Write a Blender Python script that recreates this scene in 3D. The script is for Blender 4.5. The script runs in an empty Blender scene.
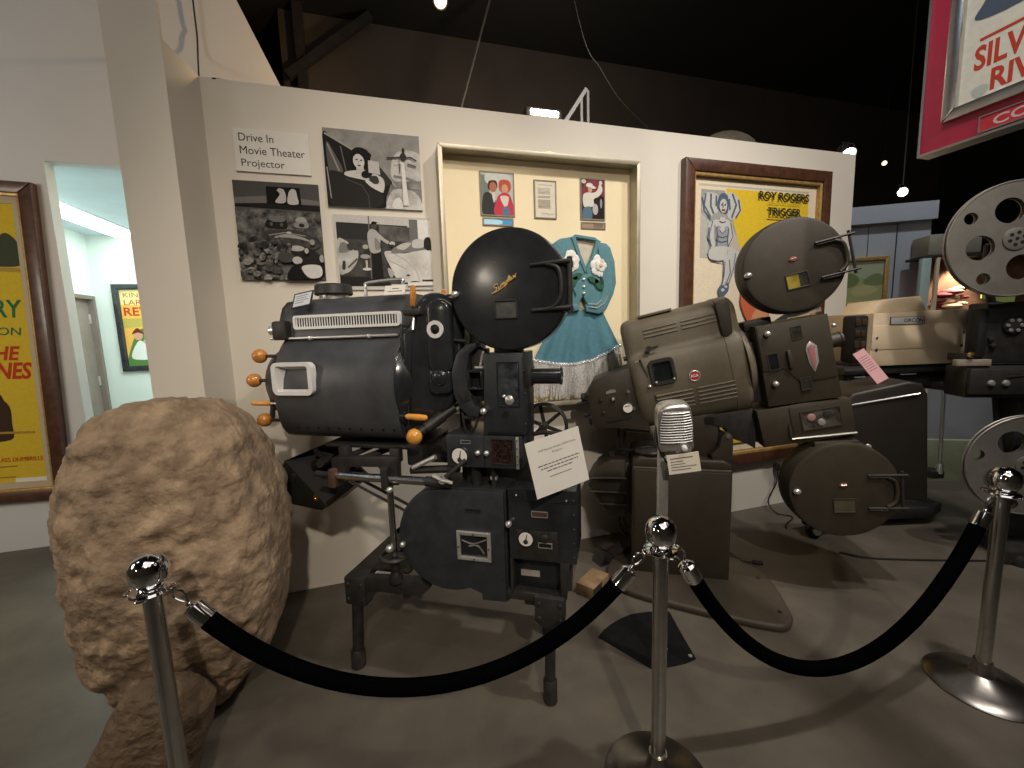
import bpy, bmesh, math, random
from mathutils import Matrix, Vector, noise
random.seed(7)
S = bpy.context.scene
COL = S.collection
R = math.radians

# ------------------------------------------------------------------ camera, world, light, exposure
cam_d = bpy.data.cameras.new('camera')
cam = bpy.data.objects.new('camera', cam_d)
COL.objects.link(cam)
S.camera = cam
cam_d.sensor_fit = 'HORIZONTAL'
cam_d.sensor_width = 36.0
cam_d.lens = 36.0 * 412.0 / 1024.0
cam_d.clip_start = 0.05
cam_d.clip_end = 60.0
right = Vector((0.960, -0.278, -0.032)); right.normalize()
fwd = Vector((0.2726, 0.9541, -0.1232)); fwd = (fwd - right * fwd.dot(right)).normalized()
up = right.cross(fwd)
cam.matrix_world = Matrix(((right.x, up.x, -fwd.x, 0.0), (right.y, up.y, -fwd.y, 0.0),
                           (right.z, up.z, -fwd.z, 1.6), (0, 0, 0, 1)))

W = bpy.data.worlds.new('hall_dark')
S.world = W
W.use_nodes = True
bg = W.node_tree.nodes['Background']
bg.inputs['Color'].default_value = (0.75, 0.78, 0.85, 1)
bg.inputs['Strength'].default_value = 0.004

S.view_settings.view_transform = 'Standard'
S.view_settings.look = 'None'
S.view_settings.gamma = 1.0
S.view_settings.use_curve_mapping = False
S.view_settings.exposure = 0.15

def light(name, kind, loc, target, energy, color, size=0.2, spot=90, blend=0.6, size_y=None):
    d = bpy.data.lights.new(name, kind)
    d.energy = energy
    d.color = color
    if kind == 'SPOT':
        d.spot_size = R(spot); d.spot_blend = blend; d.shadow_soft_size = size
    elif kind == 'AREA':
        d.size = size
        if size_y:
            d.shape = 'RECTANGLE'; d.size_y = size_y
    else:
        d.shadow_soft_size = size
    o = bpy.data.objects.new(name, d)
    COL.objects.link(o)
    o.location = loc
    v = Vector(target) - Vector(loc)
    o.rotation_euler = v.to_track_quat('-Z', 'Y').to_euler()
    return o

WARM = (1.0, 0.87, 0.71)
NEUT = (1.0, 0.93, 0.85)
COOL = (0.78, 0.90, 1.0)
light('key_spot', 'SPOT', (2.0, 0.35, 4.6), (1.6, 2.4, 1.1), 275, NEUT, 0.07, 86, 0.9)
light('left_wall_fill_spot', 'SPOT', (0.5, -0.9, 4.6), (-0.05, 2.7, 2.4), 170, WARM, 0.08, 34, 0.9)  # unseen spot added to lift the upper left partition and the black lamphouse
light('sign_fill_spot', 'SPOT', (-0.6, 0.3, 4.3), (1.9, 0.75, 2.6), 115, NEUT, 0.08, 36, 0.7)  # extra spot added only to brighten the crimson sign
light('front_spot', 'SPOT', (0.1, -3.0, 4.5), (0.8, 2.2, 0.9), 420, WARM, 0.10, 50, 0.9)
light('right_spot', 'SPOT', (3.3, 0.1, 4.6), (3.2, 2.5, 1.6), 202, NEUT, 0.1, 85, 0.9)
light('left_spot', 'SPOT', (-0.9, -0.2, 4.7), (-0.6, 2.2, 0.6), 70, WARM, 0.1, 48, 0.9)
light('hall_fill', 'AREA', (0.6, -1.2, 5.0), (0.8, 1.6, 0.0), 36, NEUT, 4.0, size_y=3.0)
light('left_fill', 'AREA', (-3.7, 1.2, 2.3), (-2.9, 4.1, 0.6), 34, (1.0, 0.88, 0.72), 1.2, size_y=1.0)
light('side_room_light', 'AREA', (-2.3, 5.5, 2.98), (-2.5, 5.6, 0.0), 55, (0.86, 1.0, 0.95), 1.2, size_y=1.2)
light('far_spot', 'SPOT', (5.3, 2.3, 4.9), (5.8, 3.7, 2.3), 120, (0.85, 0.93, 1.0), 0.1, 90, 0.8)
light('hall_lamp', 'POINT', (-4.15, -2.3, 2.72), (0, 0, 0), 34, WARM, 0.14)
light('back_hall_fill', 'POINT', (1.6, 4.6, 4.2), (0, 0, 0), 40, WARM, 0.15)  # added point light so the brown far wall shows; no fixture here
light('upper_left_cool_fill', 'AREA', (-4.6, 1.4, 5.7), (-3.2, 4.1, 4.6), 15, (0.60, 0.80, 1.0), 1.0, size_y=1.0)  # added cool fill tinting the upper left wall; there is no skylight
light('wall_top_spot', 'SPOT', (0.9, 3.25, 3.45), (-1.1, 4.1, 3.9), 120, (1.0, 0.64, 0.32), 0.05, 110, 0.7)

# ------------------------------------------------------------------ materials
MATS = {}
def mat(name, c, rough=0.6, metal=0.0, nscale=0.0, namt=0.0, bump=0.0, bscale=None, coat=0.0, spec=None,
        emit=0.0, trans=0.0, ior=None, c2=None, sheen=0.0, alpha=None):
    if name in MATS:
        return MATS[name]
    m = bpy.data.materials.new(name)
    m.use_nodes = True
    nt = m.node_tree
    b = nt.nodes['Principled BSDF']
    b.inputs['Base Color'].default_value = (*c, 1)
    b.inputs['Roughness'].default_value = rough
    b.inputs['Metallic'].default_value = metal
    if coat: b.inputs['Coat Weight'].default_value = coat; b.inputs['Coat Roughness'].default_value = 0.12
    if spec is not None: b.inputs['Specular IOR Level'].default_value = spec
    if trans: b.inputs['Transmission Weight'].default_value = trans
    if ior: b.inputs['IOR'].default_value = ior
    if sheen: b.inputs['Sheen Weight'].default_value = sheen
    if emit:
        b.inputs['Emission Color'].default_value = (*c, 1)
        b.inputs['Emission Strength'].default_value = emit
    if namt or bump:
        tc = nt.nodes.new('ShaderNodeTexCoord')
        if namt:
            n = nt.nodes.new('ShaderNodeTexNoise')
            n.inputs['Scale'].default_value = nscale
            n.inputs['Detail'].default_value = 6
            n.inputs['Roughness'].default_value = 0.6
            nt.links.new(tc.outputs['Object'], n.inputs['Vector'])
            r = nt.nodes.new('ShaderNodeValToRGB')
            lo = c2 if c2 else tuple(max(0, x * (1 - namt)) for x in c)
            hi = c if c2 else tuple(min(1, x * (1 + namt)) for x in c)
            r.color_ramp.elements[0].position = 0.32; r.color_ramp.elements[0].color = (*lo, 1)
            r.color_ramp.elements[1].position = 0.68; r.color_ramp.elements[1].color = (*hi, 1)
            nt.links.new(n.outputs['Fac'], r.inputs['Fac'])
            nt.links.new(r.outputs['Color'], b.inputs['Base Color'])
        if bump:
            n2 = nt.nodes.new('ShaderNodeTexNoise')
            n2.inputs['Scale'].default_value = bscale or nscale
            n2.inputs['Detail'].default_value = 4
            nt.links.new(tc.outputs['Object'], n2.inputs['Vector'])
            bp = nt.nodes.new('ShaderNodeBump')
            bp.inputs['Strength'].default_value = bump
            bp.inputs['Distance'].default_value = 0.01
            nt.links.new(n2.outputs['Fac'], bp.inputs['Height'])
            nt.links.new(bp.outputs['Normal'], b.inputs['Normal'])
    MATS[name] = m
    return m

def paint(c, name=None, rough=0.75):
    """flat printed ink"""
    key = name or 'ink_%02x%02x%02x' % tuple(int(max(0, min(1, x)) * 255) for x in c)
    return mat(key, c, rough, namt=0.06, nscale=60, spec=0.12)
def grey(v):
    return paint((v * 1.0, v * 0.97, v * 0.92), 'print_grey_%03d' % int(v * 1000), 0.6)
def grain(lo, hi, sc):
    return mat('print_grain_%d_%d' % (int(lo * 1000), int(hi * 1000)), (hi, hi * .97, hi * .92), 0.6, nscale=sc, namt=.5, c2=(lo, lo * .97, lo * .92), spec=.12)

WALL = mat('white_wall_paint', (0.74, 0.688, 0.60), 0.9, nscale=1.5, namt=0.03, bump=0.03, bscale=90)
WALLC = mat('cool_wall_paint', (0.66, 0.66, 0.66), 0.9, nscale=1.5, namt=0.03, bump=0.03, bscale=90)
ROOMW = mat('mint_white_paint', (0.72, 0.78, 0.73), 0.9, nscale=2, namt=0.02)
FLOOR = mat('polished_concrete', (0.112, 0.097, 0.079), 0.45, nscale=2.2, namt=0.28, bump=0.02, bscale=30, spec=0.35)
CEIL = mat('black_ceiling', (0.016, 0.014, 0.013), 0.95, nscale=1.2, namt=0.15)
DARKW = mat('dark_hall_wall', (0.16, 0.14, 0.12), 0.9, nscale=1.0, namt=0.15)
DARKB = mat('dark_brown_panel', (0.10, 0.078, 0.064), 0.9, nscale=1.0, namt=0.15)
BLK = mat('black_crackle_enamel', (0.031, 0.034, 0.039), 0.38, nscale=14, namt=0.25, bump=0.06, bscale=220)
BLKL = mat('dusty_black_enamel', (0.060, 0.063, 0.070), 0.42, nscale=9, namt=0.22, bump=0.05, bscale=200)
CABM = mat('cabinet_dark_brown', (0.013, 0.010, 0.007), 0.5, nscale=12, namt=0.15, bump=0.1, bscale=300)
BLKS = mat('black_gloss_enamel', (0.022, 0.025, 0.029), 0.22, nscale=9, namt=0.3, bump=0.02, bscale=120, coat=0.4)
BLKM = mat('black_cast_iron', (0.026, 0.024, 0.023), 0.5, nscale=18, namt=0.35, bump=0.08, bscale=160)
BLKD = mat('black_void', (0.006, 0.006, 0.006), 0.7, nscale=10, namt=0.2)
IRON = mat('worn_pipe_iron', (0.035, 0.032, 0.03), 0.5, 0.3, nscale=25, namt=0.4)
BRN = mat('brown_grey_wrinkle_paint', (0.128, 0.107, 0.073), 0.5, nscale=12, namt=0.14, bump=0.12, bscale=300)
BRND = mat('dark_brown_wrinkle_paint', (0.036, 0.028, 0.018), 0.52, nscale=12, namt=0.15, bump=0.12, bscale=300)
BRNB = mat('tan_floor_base_paint', (0.056, 0.044, 0.032), 0.55, nscale=6, namt=0.2)
CHROME = mat('chrome', (0.85, 0.85, 0.86), 0.06, 1.0, nscale=6, namt=0.04)
SATIN = mat('satin_base_steel', (0.30, 0.28, 0.26), 0.3, 1.0, nscale=20, namt=0.1)
STEEL = mat('brushed_steel', (0.60, 0.59, 0.57), 0.24, 1.0, nscale=30, namt=0.08)
NICKEL = mat('nickel', (0.72, 0.71, 0.68), 0.32, 0.7, nscale=30, namt=0.08)
ALU = mat('cast_aluminium', (0.62, 0.61, 0.60), 0.38, 0.85, nscale=25, namt=0.15)
GALV = mat('grey_reel_metal', (0.30, 0.28, 0.25), 0.45, 0.55, nscale=8, namt=0.12)
BRASS = mat('brass', (0.70, 0.50, 0.22), 0.3, 1.0, nscale=20, namt=0.1)
AMBER = mat('amber_wood', (0.62, 0.25, 0.05), 0.25, nscale=30, namt=0.35, coat=0.6)
ORNG = mat('orange_bakelite', (0.80, 0.36, 0.06), 0.3, nscale=30, namt=0.25, coat=0.5)
WHT = mat('white_enamel', (0.82, 0.82, 0.81), 0.4, nscale=20, namt=0.05)
PAPER = mat('white_card', (0.80, 0.77, 0.72), 0.8, nscale=20, namt=0.02)
DIAL = mat('dial_face', (0.86, 0.84, 0.78), 0.5, nscale=20, namt=0.02)
GLASSD = mat('dark_window_glass', (0.012, 0.013, 0.016), 0.08, nscale=12, namt=0.3, coat=0.5)
VELVET = mat('black_velvet', (0.0018, 0.0016, 0.002), 1.0, nscale=120, namt=0.3, bump=0.2, bscale=400, spec=0.0)
WOOD = mat('dark_walnut', (0.085, 0.034, 0.018), 0.38, nscale=16, namt=0.4, coat=0.2)
GILT = mat('bright_gilt', (0.80, 0.55, 0.18), 0.45, 0.2, nscale=30, namt=0.1)
GOLD = mat('gilt_wood', (0.50, 0.32, 0.11), 0.42, 0.35, nscale=30, namt=0.25)
CASEF = mat('champagne_metal_frame', (0.42, 0.38, 0.29), 0.42, 0.45, nscale=12, namt=0.08)
CASEB = mat('cream_backing_board', (0.92, 0.79, 0.53), 0.85, nscale=3, namt=0.03)
TEALJ = mat('teal_wool', (0.105, 0.245, 0.285), 0.85, nscale=40, namt=0.12, bump=0.1, bscale=350)
TEAL = mat('teal_gabardine', (0.080, 0.215, 0.275), 0.8, nscale=40, namt=0.12, bump=0.1, bscale=350)
TEALL = mat('light_teal_piping', (0.16, 0.42, 0.45), 0.7, nscale=40, namt=0.1)
SILVERF = mat('silver_fringe', (0.78, 0.75, 0.70), 0.35, 0.25, nscale=90, namt=0.4)
SEQ = mat('silver_sequins', (0.80, 0.80, 0.82), 0.2, 0.5, nscale=200, namt=0.4)
BEIGE = mat('beige_enamel', (0.66, 0.53, 0.36), 0.5, nscale=10, namt=0.05)
REDS = mat('crimson_sign_panel', (0.46, 0.016, 0.07), 0.45, nscale=8, namt=0.1)
PINK = mat('pink_card', (0.78, 0.42, 0.43), 0.8, nscale=20, namt=0.03)
BLUEG = mat('blue_grey_wall', (0.36, 0.37, 0.40), 0.9, nscale=2, namt=0.06)
GREENP = mat('pale_green_paint', (0.26, 0.29, 0.19), 0.8, nscale=6, namt=0.1)
RUB = mat('black_rubber', (0.010, 0.010, 0.010), 0.7, nscale=30, namt=0.2)
DOORW = mat('grey_brown_door', (0.27, 0.22, 0.19), 0.6, nscale=6, namt=0.12)
LAMP = mat('lamp_glow', (1.0, 0.86, 0.62), 0.5, emit=30)
LAMPC = mat('cool_lamp_glow', (1.0, 0.95, 0.85), 0.5, emit=25)
TUBEL = mat('fluorescent_glow', (0.93, 1.0, 0.98), 0.5, emit=5)
RED = mat('red_enamel', (0.50, 0.03, 0.05), 0.4, nscale=20, namt=0.1)

# ------------------------------------------------------------------ mesh builder
class MB:
    def __init__(s, M=None):
        s.bm = bmesh.new(); s.mats = []; s.M = M
    def mi(s, m):
        if m not in s.mats: s.mats.append(m)
        return s.mats.index(m)
    def put(s, verts, faces, m, X=None):
        vs = []
        for v in verts:
            v = Vector(v)
            if X is not None: v = X @ v
            if s.M is not None: v = s.M @ v
            vs.append(s.bm.verts.new(v))
        i = s.mi(m)
        for f in faces:
            if len(set(f)) < 3: continue
            try:
                fc = s.bm.faces.new([vs[k] for k in f]); fc.material_index = i; fc.smooth = True
            except ValueError: pass
        return vs
    def merge(s, tb, m, X=None):
        tb.verts.ensure_lookup_table()
        for k, v in enumerate(tb.verts): v.index = k
        s.put([v.co.copy() for v in tb.verts], [[v.index for v in f.verts] for f in tb.faces], m, X)
        tb.free()
    def box(s, x0, x1, y0, y1, z0, z1, m, bev=0.0, seg=2, X=None):
        tb = bmesh.new()
        bmesh.ops.create_cube(tb, size=1.0)
        for v in tb.verts:
            v.co = Vector(((x0 + x1) / 2 + v.co.x * (x1 - x0), (y0 + y1) / 2 + v.co.y * (y1 - y0), (z0 + z1) / 2 + v.co.z * (z1 - z0)))
        if bev: bmesh.ops.bevel(tb, geom=list(tb.edges), offset=bev, segments=seg, affect='EDGES', profile=0.5)
        s.merge(tb, m, X)
    def prism(s, pts, a, b, m, ax='y', bev=0.0, seg=2, X=None):
        """outline extruded from a to b. ax='y': pts (x,z); ax='z': pts (x,y); ax='x': pts (y,z)"""
        def P(p, t):
            if ax == 'y': return Vector((p[0], t, p[1]))
            if ax == 'z': return Vector((p[0], p[1], t))
            return Vector((t, p[0], p[1]))
        tb = bmesh.new()
        va = [tb.verts.new(P(p, a)) for p in pts]
        vb = [tb.verts.new(P(p, b)) for p in pts]
        n = len(pts)
        caps = [tb.faces.new(va), tb.faces.new(vb)]
        for k in range(n): tb.faces.new([va[k], va[(k + 1) % n], vb[(k + 1) % n], vb[k]])
        bmesh.ops.recalc_face_normals(tb, faces=list(tb.faces))
        if bev:
            es = [e for e in tb.edges if any(f in caps for f in e.link_faces)]
            bmesh.ops.bevel(tb, geom=es, offset=bev, segments=seg, affect='EDGES', profile=0.5)
        bmesh.ops.triangulate(tb, faces=[f for f in tb.faces if len(f.verts) > 4])
        s.merge(tb, m, X)
    def cyl(s, p0, p1, r0, m, r1=None, n=24, cap=True, X=None):
        p0, p1 = Vector(p0), Vector(p1)
        r1 = r0 if r1 is None else r1
        d = (p1 - p0).normalized()
        u = d.orthogonal().normalized(); w = d.cross(u)
        vs, fs = [], []
        for p, r in ((p0, r0), (p1, r1)):
            for k in range(n):
                t = 2 * math.pi * k / n
                vs.append(p + u * r * math.cos(t) + w * r * math.sin(t))
        for k in range(n): fs.append([k, (k + 1) % n, n + (k + 1) % n, n + k])
        if cap:
            fs.append(list(range(n))[::-1]); fs.append(list(range(n, 2 * n)))
        s.put(vs, fs, m, X)
    def tube(s, pts, r, m, n=10, closed=False, X=None):
        pts = [Vector(p) for p in pts]
        rs = r if isinstance(r, (list, tuple)) else [r] * len(pts)
        N = len(pts); vs, fs = [], []
        ref = None
        for i, p in enumerate(pts):
            if closed: d = pts[(i + 1) % N] - pts[i - 1]
            else: d = pts[min(i + 1, N - 1)] - pts[max(i - 1, 0)]
            d.normalize()
            if ref is None: ref = d.orthogonal().normalized()
            ref = (ref - d * ref.dot(d)).normalized()
            w = d.cross(ref)
            for k in range(n):
                t = 2 * math.pi * k / n
                vs.append(p + ref * rs[i] * math.cos(t) + w * rs[i] * math.sin(t))
        for i in range(N if closed else N - 1):
            j = (i + 1) % N
            for k in range(n): fs.append([i * n + k, i * n + (k + 1) % n, j * n + (k + 1) % n, j * n + k])
        if not closed:
            fs.append(list(range(n))[::-1]); fs.append([(N - 1) * n + k for k in range(n)])
        s.put(vs, fs, m, X)
    def lathe(s, prof, o, ax, m, n=32, X=None, ring=False):
        """prof: (radius, height along ax)"""
        o = Vector(o); d = Vector(ax).normalized()
        u = d.orthogonal().normalized(); w = d.cross(u)
        vs, fs = [], []
        for r, h in prof:
            for k in range(n):
                t = 2 * math.pi * k / n
                vs.append(o + d * h + u * r * math.cos(t) + w * r * math.sin(t))
        for i in range(len(prof) - 1):
            for k in range(n): fs.append([i * n + k, i * n + (k + 1) % n, (i + 1) * n + (k + 1) % n, (i + 1) * n + k])
        if ring:
            L = (len(prof) - 1) * n
            for k in range(n): fs.append([L + k, L + (k + 1) % n, (k + 1) % n, k])
        if not ring and prof[0][0] > 1e-6: fs.append(list(range(n))[::-1])
        if not ring and prof[-1][0] > 1e-6: fs.append([(len(prof) - 1) * n + k for k in range(n)])
        s.put(vs, fs, m, X)
    def sph(s, c, r, m, n=20, X=None, scale=(1, 1, 1)):
        prof = []
        q = max(6, n // 2)
        vs, fs = [], []
        for i in range(q + 1):
            a = math.pi * i / q
            for k in range(n):
                t = 2 * math.pi * k / n
                vs.append((c[0] + r * scale[0] * math.sin(a) * math.cos(t), c[1] + r * scale[1] * math.sin(a) * math.sin(t), c[2] + r * scale[2] * math.cos(a)))
        for i in range(q):
            for k in range(n): fs.append([i * n + k, (i + 1) * n + k, (i + 1) * n + (k + 1) % n, i * n + (k + 1) % n])
        s.put(vs, fs, m, X)
    def frame(s, x0, x1, z0, z1, w, y0, y1, m, bev=0.0, X=None):
        """four mitred bars of a rectangular frame, facing -y"""
        o = [(x0, z0), (x1, z0), (x1, z1), (x0, z1)]
        i = [(x0 + w, z0 + w), (x1 - w, z0 + w), (x1 - w, z1 - w), (x0 + w, z1 - w)]
        for k in range(4):
            j = (k + 1) % 4
            s.prism([o[k], o[j], i[j], i[k]], y0, y1, m, 'y', bev, 2, X)
    def ringplate(s, outer, inner, y0, y1, m, X=None):
        """plate with a hole: outer and inner outlines of equal length, xz plane"""
        n = len(outer); vs, fs = [], []
        for y in (y0, y1):
            for p in outer: vs.append((p[0], y, p[1]))
            for p in inner: vs.append((p[0], y, p[1]))
        O0, I0, O1, I1 = 0, n, 2 * n, 3 * n
        for k in range(n):
            j = (k + 1) % n
            fs.append([O0 + k, O0 + j, I0 + j, I0 + k]); fs.append([O1 + k, I1 + k, I1 + j, O1 + j])
            fs.append([O0 + k, O1 + k, O1 + j, O0 + j]); fs.append([I0 + k, I0 + j, I1 + j, I1 + k])
        s.put(vs, fs, m, X)
    def text(s, string, x0, x1, z0, z1, y, m, shear=0.0, offset=0.0, extrude=0.0, X=None):
        c = bpy.data.curves.new('lettering', 'FONT')
        c.body = string; c.size = 1.0; c.shear = shear; c.offset = offset; c.resolution_u = 3; c.extrude = 0
        o = bpy.data.objects.new('lettering', c)
        me = bpy.data.meshes.new_from_object(o)
        vs = [v.co.copy() for v in me.vertices]
        if vs:
            ax, bx = min(v.x for v in vs), max(v.x for v in vs)
            az, bz = min(v.y for v in vs), max(v.y for v in vs)
            kx = (x1 - x0) / max(1e-6, bx - ax); kz = (z1 - z0) / max(1e-6, bz - az)
            s.put([(x0 + (v.x - ax) * kx, y, z0 + (v.y - az) * kz) for v in vs],
                  [list(p.vertices) for p in me.polygons], m, X)
        bpy.data.objects.remove(o); bpy.data.curves.remove(c); bpy.data.meshes.remove(me)
    def poly(s, pts, y, m, X=None):
        tb = bmesh.new()
        f = tb.faces.new([tb.verts.new((p[0], y, p[1])) for p in pts])
        bmesh.ops.triangulate(tb, faces=[f])
        s.merge(tb, m, X)
    def build(s, name, parent=None, sharp=38, recalc=True, weld=0.0):
        if weld: bmesh.ops.remove_doubles(s.bm, verts=list(s.bm.verts), dist=weld)
        if recalc: bmesh.ops.recalc_face_normals(s.bm, faces=list(s.bm.faces))
        me = bpy.data.meshes.new(name)
        s.bm.to_mesh(me); s.bm.free()
        for m in s.mats: me.materials.append(m)
        me.set_sharp_from_angle(angle=R(sharp))
        o = bpy.data.objects.new(name, me)
        COL.objects.link(o)
        if parent is not None: o.parent = parent
        return o

def tag(o, label, cat, group=None):
    o['label'] = label; o['category'] = cat
    if group: o['group'] = group
    return o
def thing(name, label, cat, loc=(0, 0, 0), rz=0.0, group=None):
    o = bpy.data.objects.new(name, None)
    COL.objects.link(o)
    o.location = loc; o.rotation_euler = (0, 0, rz)
    o.empty_display_size = 0.1
    return tag(o, label, cat, group)
def struct(o):
    o['kind'] = 'structure'
    return o
def circ(cx, cz, r, n=48, a0=0.0, rz=None):
    return [(cx + r * math.cos(a0 + 2 * math.pi * k / n), cz + (rz or r) * math.sin(a0 + 2 * math.pi * k / n)) for k in range(n)]
def rrect(x0, x1, z0, z1, r, n=5):
    out = []
    for cx, cz, a in ((x1 - r, z1 - r, 0), (x0 + r, z1 - r, 90), (x0 + r, z0 + r, 180), (x1 - r, z0 + r, 270)):
        for k in range(n + 1):
            t = R(a + 90 * k / n); out.append((cx + r * math.cos(t), cz + r * math.sin(t)))
    return out
def smooth(pts, k=6, closed=False):
    """Catmull-Rom through points of any dimension"""
    n = len(pts); out = []
    rng = range(n if closed else n - 1)
    for i in rng:
        g = (lambda j: pts[j % n]) if closed else (lambda j: pts[max(0, min(n - 1, j))])
        p0, p1, p2, p3 = g(i - 1), g(i), g(i + 1), g(i + 2)
        for q in range(k):
            t = q / k
            out.append(tuple(0.5 * (2 * b + (c - a) * t + (2 * a - 5 * b + 4 * c - d) * t * t + (3 * b - a - 3 * c + d) * t ** 3)
                             for a, b, c, d in zip(p0, p1, p2, p3)))
    if not closed: out.append(tuple(pts[-1]))
    return out

def clip(pts):
    for ax, lim, sg in ((0, 0.0, 1), (0, 1.0, -1), (1, 0.0, 1), (1, 1.0, -1)):
        out = []
        for i in range(len(pts)):
            a, b = pts[i - 1], pts[i]
            ia, ib = (a[ax] - lim) * sg >= 0, (b[ax] - lim) * sg >= 0
            if ia != ib:
                t = (lim - a[ax]) / (b[ax] - a[ax]); out.append(tuple(p + (q - p) * t for p, q in zip(a, b)))
            if ib: out.append(tuple(b))
        pts = out
        if len(pts) < 3: return []
    return pts
def picture(name, parent, x0, x1, z0, z1, y, layers, thick=0.004, base=None, X=None):
    """a flat print facing -y; layers in 0..1 picture coordinates"""
    m = MB()
    m.box(x0, x1, y, y + thick, z0, z1, base or grey(0.5), X=X)
    w, h = x1 - x0, z1 - z0
    for k, L in enumerate(layers):
        yy = y - 0.0003 * (k + 1)
        if L[0] in 'ps':
            c_ = clip(L[2] if L[0] == 'p' else smooth(L[2], 5, True))
            if c_: m.poly([(x0 + u * w, z0 + v * h) for u, v in c_], yy, L[1], X)
        elif L[0] == 'e':
            cu, cv, ru, rv = L[2][:4]
            a = R(L[2][4]) if len(L[2]) > 4 else 0
            pts = []
            for q in range(24):
                t = 2 * math.pi * q / 24
                du, dv = ru * w * math.cos(t), rv * h * math.sin(t)
                pts.append((x0 + cu * w + du * math.cos(a) - dv * math.sin(a), z0 + cv * h + du * math.sin(a) + dv * math.cos(a)))
            c_ = clip([((p[0] - x0) / w, (p[1] - z0) / h) for p in pts])
            if c_: m.poly([(x0 + u * w, z0 + v * h) for u, v in c_], yy, L[1], X)
        elif L[0] == 't':
            u0, u1, v0, v1 = L[3]
            kw = L[4] if len(L) > 4 else {}
            m.text(L[2], x0 + u0 * w, x0 + u1 * w, z0 + v0 * h, z0 + v1 * h, yy, L[1], X=X, **kw)
        elif L[0] == 'l':      # line: pts, width (fraction of w)
            pts = L[2]; hw = L[3] * w / 2
            q = [Vector((x0 + u * w, z0 + v * h)) for u, v in pts]
            lft, rgt = [], []
            for i in range(len(q)):
                d = (q[min(i + 1, len(q) - 1)] - q[max(i - 1, 0)]).normalized()
                nrm = Vector((-d.y, d.x)) * hw
                lft.append(q[i] + nrm); rgt.append(q[i] - nrm)
            for i in range(len(q) - 1):
                m.poly([lft[i], lft[i + 1], rgt[i + 1], rgt[i]], yy, L[1], X)
    return m.build(name, parent, recalc=False)

# ------------------------------------------------------------------ the setting
m = MB(); m.box(-7, 12, -6, 9.5, -0.1, 0, FLOOR); struct(m.build('floor'))
m = MB(); m.box(-7, 12, -6, 9.5, 6.0, 6.1, CEIL); struct(m.build('ceiling'))
m = MB(); m.box(-0.96, 3.91, 2.76, 2.90, 0, 3.02, WALL); struct(m.build('wall_back'))
m = MB(); m.prism([(-1.17, 2.465), (-0.946, 2.465), (-0.905, 2.76), (-1.17, 2.76)], 0, 3.02, WALL, 'z')
m.prism([(-1.17, 2.465), (-0.946, 2.465), (-0.95, 2.50), (-1.17, 2.50)], 3.02, 5.99, WALL, 'z'); struct(m.build('trim_1'))
m = MB()
m.prism([(-7, 0), (-2.42, 0), (-2.42, 6.0), (-7, 6.0)], 4.1, 4.2, WALLC)
m.prism([(-2.42, 2.99), (-1.25, 2.99), (-1.25, 6.0), (-2.42, 6.0)], 4.1, 4.2, WALLC)
m.prism([(-1.25, 0), (-0.5, 0), (-0.5, 3.1), (-0.76, 3.71), (-1.75, 6.0), (-1.25, 6.0)][0:4] + [(-1.25, 4.84)], 4.1, 4.2, WALLC)
struct(m.build('wall_left'))
m = MB(); m.box(-7.1, -7, -6, 9.5, 0, 6.0, DARKW); struct(m.build('wall_west'))
m = MB(); m.box(12, 12.1, -6, 9.5, 0, 6.0, CEIL); struct(m.build('wall_right'))
m = MB(); m.box(-7, 12, -6.1, -6, 0, 6.0, DARKW); struct(m.build('wall_front'))
m = MB(); m.box(-0.5, 12, 6.67, 6.77, 0, 6.0, DARKB); struct(m.build('wall_far'))
m = MB(); m.box(-1.19, -0.5, 6.67, 6.77, 3.4, 6.0, DARKB); struct(m.build('wall_far_upper'))
# side room seen through the opening
m = MB(); m.box(-3.8, -3.7, 4.2, 5.62, 0, 3.3, ROOMW); m.box(-3.8, -3.7, 6.70, 6.87, 0, 3.3, ROOMW); m.box(-3.8, -3.7, 5.62, 6.70, 2.24, 3.3, ROOMW)
struct(m.build('wall_room_left'))
m = MB(); m.box(-3.7, -1.2, 6.77, 6.87, 0, 3.3, ROOMW); struct(m.build('wall_room_back'))
m = MB(); m.box(-1.3, -1.2, 4.2, 6.77, 0, 3.3, ROOMW); struct(m.build('wall_room_right'))
m = MB(); m.box(-3.7, -1.3, 4.2, 6.77, 3.02, 3.10, mat('room_ceiling', (0.62, 0.72, 0.78), 0.9, nscale=3, namt=0.05, bump=0.1, bscale=20)); struct(m.build('ceiling_room'))
d = MB(); d.box(-3.76, -3.715, 5.66, 6.66, 0.01, 2.20, DOORW, 0.004)
dr = struct(d.build('door_1'))
d = MB(); d.frame(5.62, 6.70, -0.03, 2.24, 0.045, -0.05, 0.02, mat('door_frame_paint', (0.22, 0.175, 0.15), 0.6, nscale=8, namt=0.1), X=Matrix.Translation((-3.7, 0, 0)) @ Matrix.Rotation(R(90), 4, 'Z'))
d.build('door_frame', dr)
for z in (0.35, 1.15, 1.95):
    d = MB(); d.box(-3.715, -3.70, 6.635, 6.668, z - 0.06, z + 0.06, NICKEL, 0.003); d.build('hinge', dr)
t = thing('ceiling_light', 'long glowing ceiling light strip in the mint side room', 'light', (-3.2, 5.45, 3.02))
m = MB(); m.box(-0.15, 0.15, -1.2, 1.25, -0.035, -0.012, TUBEL, 0.008); m.build('diffuser', t)
m = MB(); m.box(-0.17, 0.17, -1.22, 1.27, -0.012, 0.0, mat('white_fixture', (0.6, 0.66, 0.7), 0.5, nscale=10, namt=0.05)); m.build('housing', t)

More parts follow.
